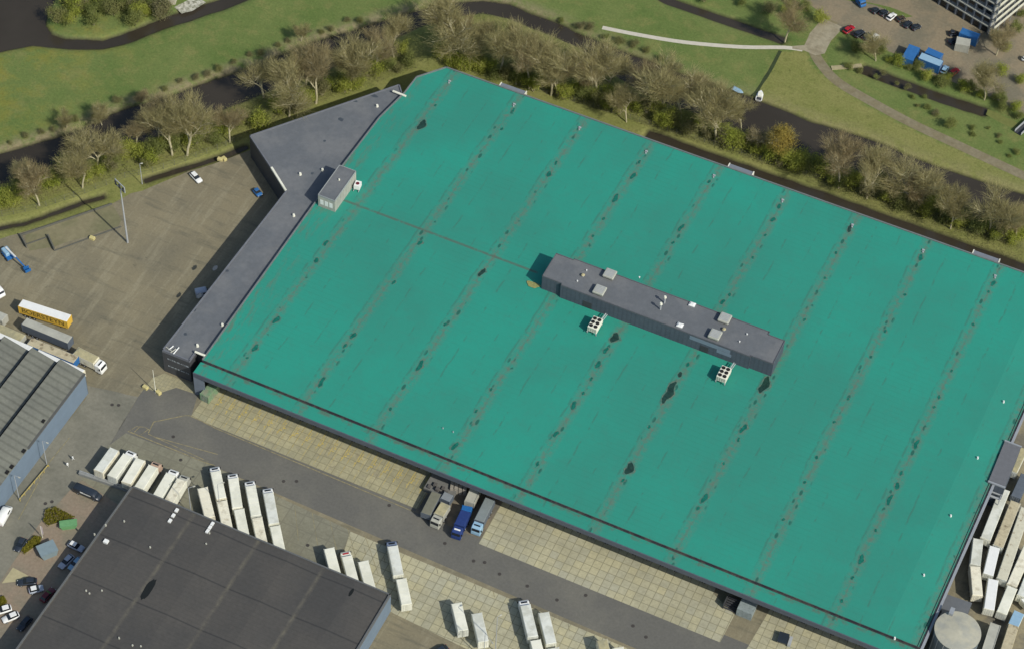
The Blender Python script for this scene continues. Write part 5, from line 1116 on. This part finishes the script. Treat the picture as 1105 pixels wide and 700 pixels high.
# golden tree
gl = leaf_cloud(55, 5.2, 13, 9000, .16, 4.0, 14)
c = U(838, 174); t = thing('golden_tree', (c.x, c.y, 0), 0, 'round golden-leaved tree standing at the canal behind the warehouse', 'tree')
gt, gw = tree_mesh(77, 12.5, 4.6, 1500); mkt = mk(gt, 'trunk', M_BARK)
for me, n in ((mkt, 'trunk'), (mk(gl, 'crown', M_LEAFO), 'crown'), (mk(gw, 'twigs', M_TWIG), 'twigs')):
    o = bpy.data.objects.new(n, me); COL.objects.link(o); o.parent = t
c = U(818, 165); t = thing('golden_tree', (c.x, c.y, 0), 2, 'smaller pale budding tree left of the golden tree', 'tree'); t.scale = (.8, .8, .75)
for me, n in ((mkt, 'trunk'), (mk(gw, 'crown', M_TWIGR), 'crown')):
    o = bpy.data.objects.new(n, me); COL.objects.link(o); o.parent = t
# shrubs
SV = []
for s in range(5):
    SV.append([mk(leaf_cloud(200+s, 2.6, 5.2, 2300, .12, 0, 14), 'foliage', m) for m in (M_LEAFY, M_LEAFG, M_SCRUB)])
stemmb = MB()
for k in range(6): a = k*1.05; stemmb.tube((.1*math.cos(a), .1*math.sin(a), 0), (1.1*math.cos(a), 1.1*math.sin(a), 2.6), .06, .03, 4, False)
STEM = mk(stemmb, 'stem', M_BARK)
def shrub(x, y, s, kind, label, group, hz=1.0, name='shrub'):
    if name == 'shrub' and s < .62 and group and 'white path' not in group: name = 'small_bush'
    c = U(x, y); t = thing(name, (c.x, c.y, 0), random.uniform(0, 6), label, 'shrub', group); t.scale = (s, s, s*hz)
    for me, n in ((SV[random.randrange(5)][kind], 'foliage'), (STEM, 'stem')):
        o = bpy.data.objects.new(n, me); COL.objects.link(o); o.parent = t
def along(pts, n, rd, jx=6, jy=7):
    P_ = [Vector(p) for p in pts]; L_ = [0]
    for a, b in zip(P_, P_[1:]): L_.append(L_[-1]+(b-a).length)
    for i in range(n):
        s = (i+.5)/n*L_[-1]; k = max(j for j in range(len(L_)-1) if L_[j] <= s); t = (s-L_[k])/(L_[k+1]-L_[k]); p = P_[k]+(P_[k+1]-P_[k])*t
        yield p.x+rd.uniform(-jx, jx), p.y+rd.uniform(-jy, jy)
rd = random.Random(12)
G1, G2 = 'yellow-green shrubs under the bank trees west of the warehouse', 'yellow-green shrubs between the canal and the north edge of the warehouse'
for x, y in along([(0,222),(60,200),(120,180),(200,158),(260,140),(320,112),(380,90),(440,66)], 76, rd, 5, 10):
    k = rd.choice((0, 0, 0, 1, 2)); shrub(x, y, rd.uniform(.8, 1.5), k, ['leafy yellow-green shrub in the bank thicket west of the teal roof', 'dull green shrub in the bank thicket west of the teal roof', 'brownish half-bare shrub in the bank thicket west of the teal roof'][k], ['yellow-green', 'dull green', 'brownish'][k]+' shrubs in the bank thicket west of the teal roof', .95)
for x, y in along([(470,66),(520,76),(580,94),(640,110),(700,126),(760,145),(830,167),(900,193),(960,214),(1020,237),(1105,266)], 112, rd, 5, 7):
    k = rd.choice((0, 0, 0, 1, 2)); shrub(x, y, rd.uniform(.95, 1.5), k, ['leafy yellow-green shrub in the thicket north of the teal roof', 'dull green shrub in the thicket north of the teal roof', 'brownish half-bare shrub in the thicket north of the teal roof'][k], ['yellow-green', 'dull green', 'brownish'][k]+' shrubs in the thicket north of the teal roof', .9)
for x, y in [(60+rd.uniform(0, 120), rd.uniform(-14, 28)) for _ in range(52)]:
    if y > 36-(x-130)*.35 and x > 130: continue
    if x < 62 and y > 20: continue
    k = rd.choice((0, 1, 1, 2)); shrub(x, y, rd.uniform(1.05, 1.6), k, 'dense shrub on the spit of land by the pond, '+['yellow-green', 'dull green', 'brownish'][k], ['yellow-green', 'dull green', 'brownish'][k]+' shrubs on the pond spit', .8)
for x, y in along([(0,160),(60,142),(110,124),(150,108),(200,92),(260,68),(330,42),(400,22)], 26, rd, 6, 3):
    shrub(x, y-3, rd.uniform(.35, .75), 2, 'low brown reed bush along the north canal bank', 'low brown reed bushes along the north canal bank', .6, 'reed_bush')
for x, y in along([(600,22),(640,34),(700,60),(735,76)], 9, rd, 5, 3):
    shrub(x, y, rd.uniform(.5, .9), rd.choice((1, 2)), 'low dark bush on the canal bank below the white path', 'low bushes below the white path', .6)
for x, y in along([(920,48),(945,58),(965,68),(1000,85),(1040,96),(1105,128)], 24, rd, 5, 5):
    k = rd.choice((0, 1, 1)); shrub(x, y, rd.uniform(.6, 1.1), k, ['yellow-green', 'dull green'][k]+' shrub on the verge between the parking lot and the ditch', ['yellow-green', 'dull green'][k]+' shrubs between the parking lot and the ditch', .8)
for x, y in along([(905,75),(960,105),(1010,130),(1060,155),(1105,180)], 20, rd, 12, 9):
    shrub(x, y-10, rd.uniform(.35, .7), rd.choice((1, 1, 2)), 'small bush in the rough grass between the ditch and the dirt track', 'small bushes beside the dirt track', .55)
for x, y in [(760,2),(800,6),(830,14),(850,18),(870,12),(885,25),(855,3),(1075,45),(1085,55),(1095,35),(1102,18),(1100,90),(1080,80)]:
    shrub(x, y, rd.uniform(.8, 1.4), rd.choice((1, 2, 0)), 'shrub at the fringe of the parking lot in the upper right', 'shrubs fringing the parking lot', .8)
shrub(1024, 138, 1.0, 1, 'darkest round bush beside the dirt track', None, .9)
# overgrown beds near the dark hall
for (pts, lab, nm) in [([(49,551),(60,547.5),(81,558.5),(52,568),(47,563)], 'overgrown triangular bed beside the green skip', 'a'), ([(37,579),(45,581),(43,587),(27,598),(23,595)], 'overgrown bed beside the dark car and pale blue container', 'b'), ([(-6,650),(4,644),(8,650),(2,656)], 'small green bed at the left edge by the white cars', 'c')]:
    Pw = px(pts); c = Vector((sum(p[0] for p in Pw)/len(Pw), sum(p[1] for p in Pw)/len(Pw), .06)); t = thing('planted_bed', c, 0, lab, 'plant bed')
    e = MB(); q_ = [(p[0]-c.x, p[1]-c.y) for p in Pw]
    for a, b in zip(q_, q_[1:]+q_[:1]): e.prism(strip([a, b], .2), 0, .35)
    e.build('edging', mat('bed_edging', (.24, .2, .13), .9, .2, 1), t)
    fo = MB(); rd2 = random.Random(nm); PA = np.array(q_)
    for _ in range(1600):
        x, y = rd2.uniform(PA[:, 0].min(), PA[:, 0].max()), rd2.uniform(PA[:, 1].min(), PA[:, 1].max())
        if not inside(np.array([[x, y]]), q_)[0]: continue
        p = Vector((x, y, rd2.uniform(.1, .9))); u_ = Vector((rd2.gauss(0, 1), rd2.gauss(0, 1), rd2.gauss(0, .5))).normalized(); v_ = u_.cross(Vector((0, 0, 1))).normalized(); s = .16
        fo.add([p-u_*s, p-v_*s, p+u_*s, p+v_*s], [(0, 1, 2, 3)])
    fo.build('foliage', leaf_mat('bed_leaves', (.16, .15, .02), (.22, .2, .03)), t)
struct('sandy_patch', px([(2,629),(14,612),(31,621),(18,627)]), .065, mat('sand', (.38, .34, .2), .95, .12, 1), .1, 7)
# ------------------------------------------------------------------ scrub floor (uncountable)
def scrub(name, poly, n, m, hmax, size, label, seed):
    rd = random.Random(seed); PA = np.array(poly); mb = MB(); k = 0
    X = np.column_stack([np.random.RandomState(seed).uniform(PA[:, 0].min(), PA[:, 0].max(), n*6), np.random.RandomState(seed+1).uniform(PA[:, 1].min(), PA[:, 1].max(), n*6)])
    X = X[inside(X, poly)][:n]
    for x, y in X:
        p = Vector((x, y, rd.uniform(.05, hmax)*rd.random())); u_ = Vector((rd.gauss(0, 1), rd.gauss(0, 1), rd.gauss(0, .8))).normalized(); v_ = u_.orthogonal().normalized(); s = size*rd.uniform(.5, 1.4)
        mb.add([p-u_*s, p-v_*s*.5, p+u_*s, p+v_*s*.5], [(0, 1, 2, 3)])
    o = mb.build(name, m); tag(o, label, 'undergrowth', kind='stuff')
scrub('undergrowth', px([(0,196),(70,178),(135,157),(180,142),(262,108),(340,78),(425,40),(445,60),(450,75),(380,98),(320,122),(250,156),(130,190),(60,212),(0,232)]), 26000, M_SCRUB, 1.6, .13, 'low scrub under the trees on the bank west of the warehouse', 1)
scrub('undergrowth', px([(470,40),(520,14),(600,40),(660,78),(780,132),(900,180),(1105,254),(1105,284),(1000,246),(900,208),(800,170),(700,138),(600,104),(500,72)]), 34000, M_SCRUB, 1.6, .13, 'low scrub under the trees between the canal and the warehouse', 2)
cn = px(canal_n[1:24]); scrub('reeds', strip(cn, 3.0), 12000, M_REED, 1.5, .11, 'dry reeds along the north bank of the canal', 3)
# ------------------------------------------------------------------ light
EL, AZ = math.radians(40.6), math.radians(-22.5)   # sun towards +x, slightly -y
sd = Vector((math.cos(EL)*math.cos(AZ), math.cos(EL)*math.sin(AZ), math.sin(EL)))
sl = bpy.data.lights.new('sun', 'SUN'); so_ = bpy.data.objects.new('sun', sl); COL.objects.link(so_); sl.energy = 3.9; sl.angle = math.radians(.5); sl.color = (1, .955, .86)
so_.rotation_euler = sd.to_track_quat('Z', 'Y').to_euler()
w = bpy.data.worlds.new('World'); scene.world = w; w.use_nodes = True; N = w.node_tree.nodes; L = w.node_tree.links
sky = N.new('ShaderNodeTexSky'); sky.sky_type = 'NISHITA'; sky.sun_disc = False; sky.sun_elevation = EL; sky.sun_rotation = PI/2-AZ; sky.air_density = 1.2; sky.dust_density = 1.5
L.new(sky.outputs[0], N['Background'].inputs[0]); N['Background'].inputs[1].default_value = .115
scene.render.engine = 'CYCLES'
scene.view_settings.view_transform = 'Standard'; scene.view_settings.look = 'None'; scene.view_settings.exposure = 0
scene.render.resolution_x = 1024; scene.render.resolution_y = 648
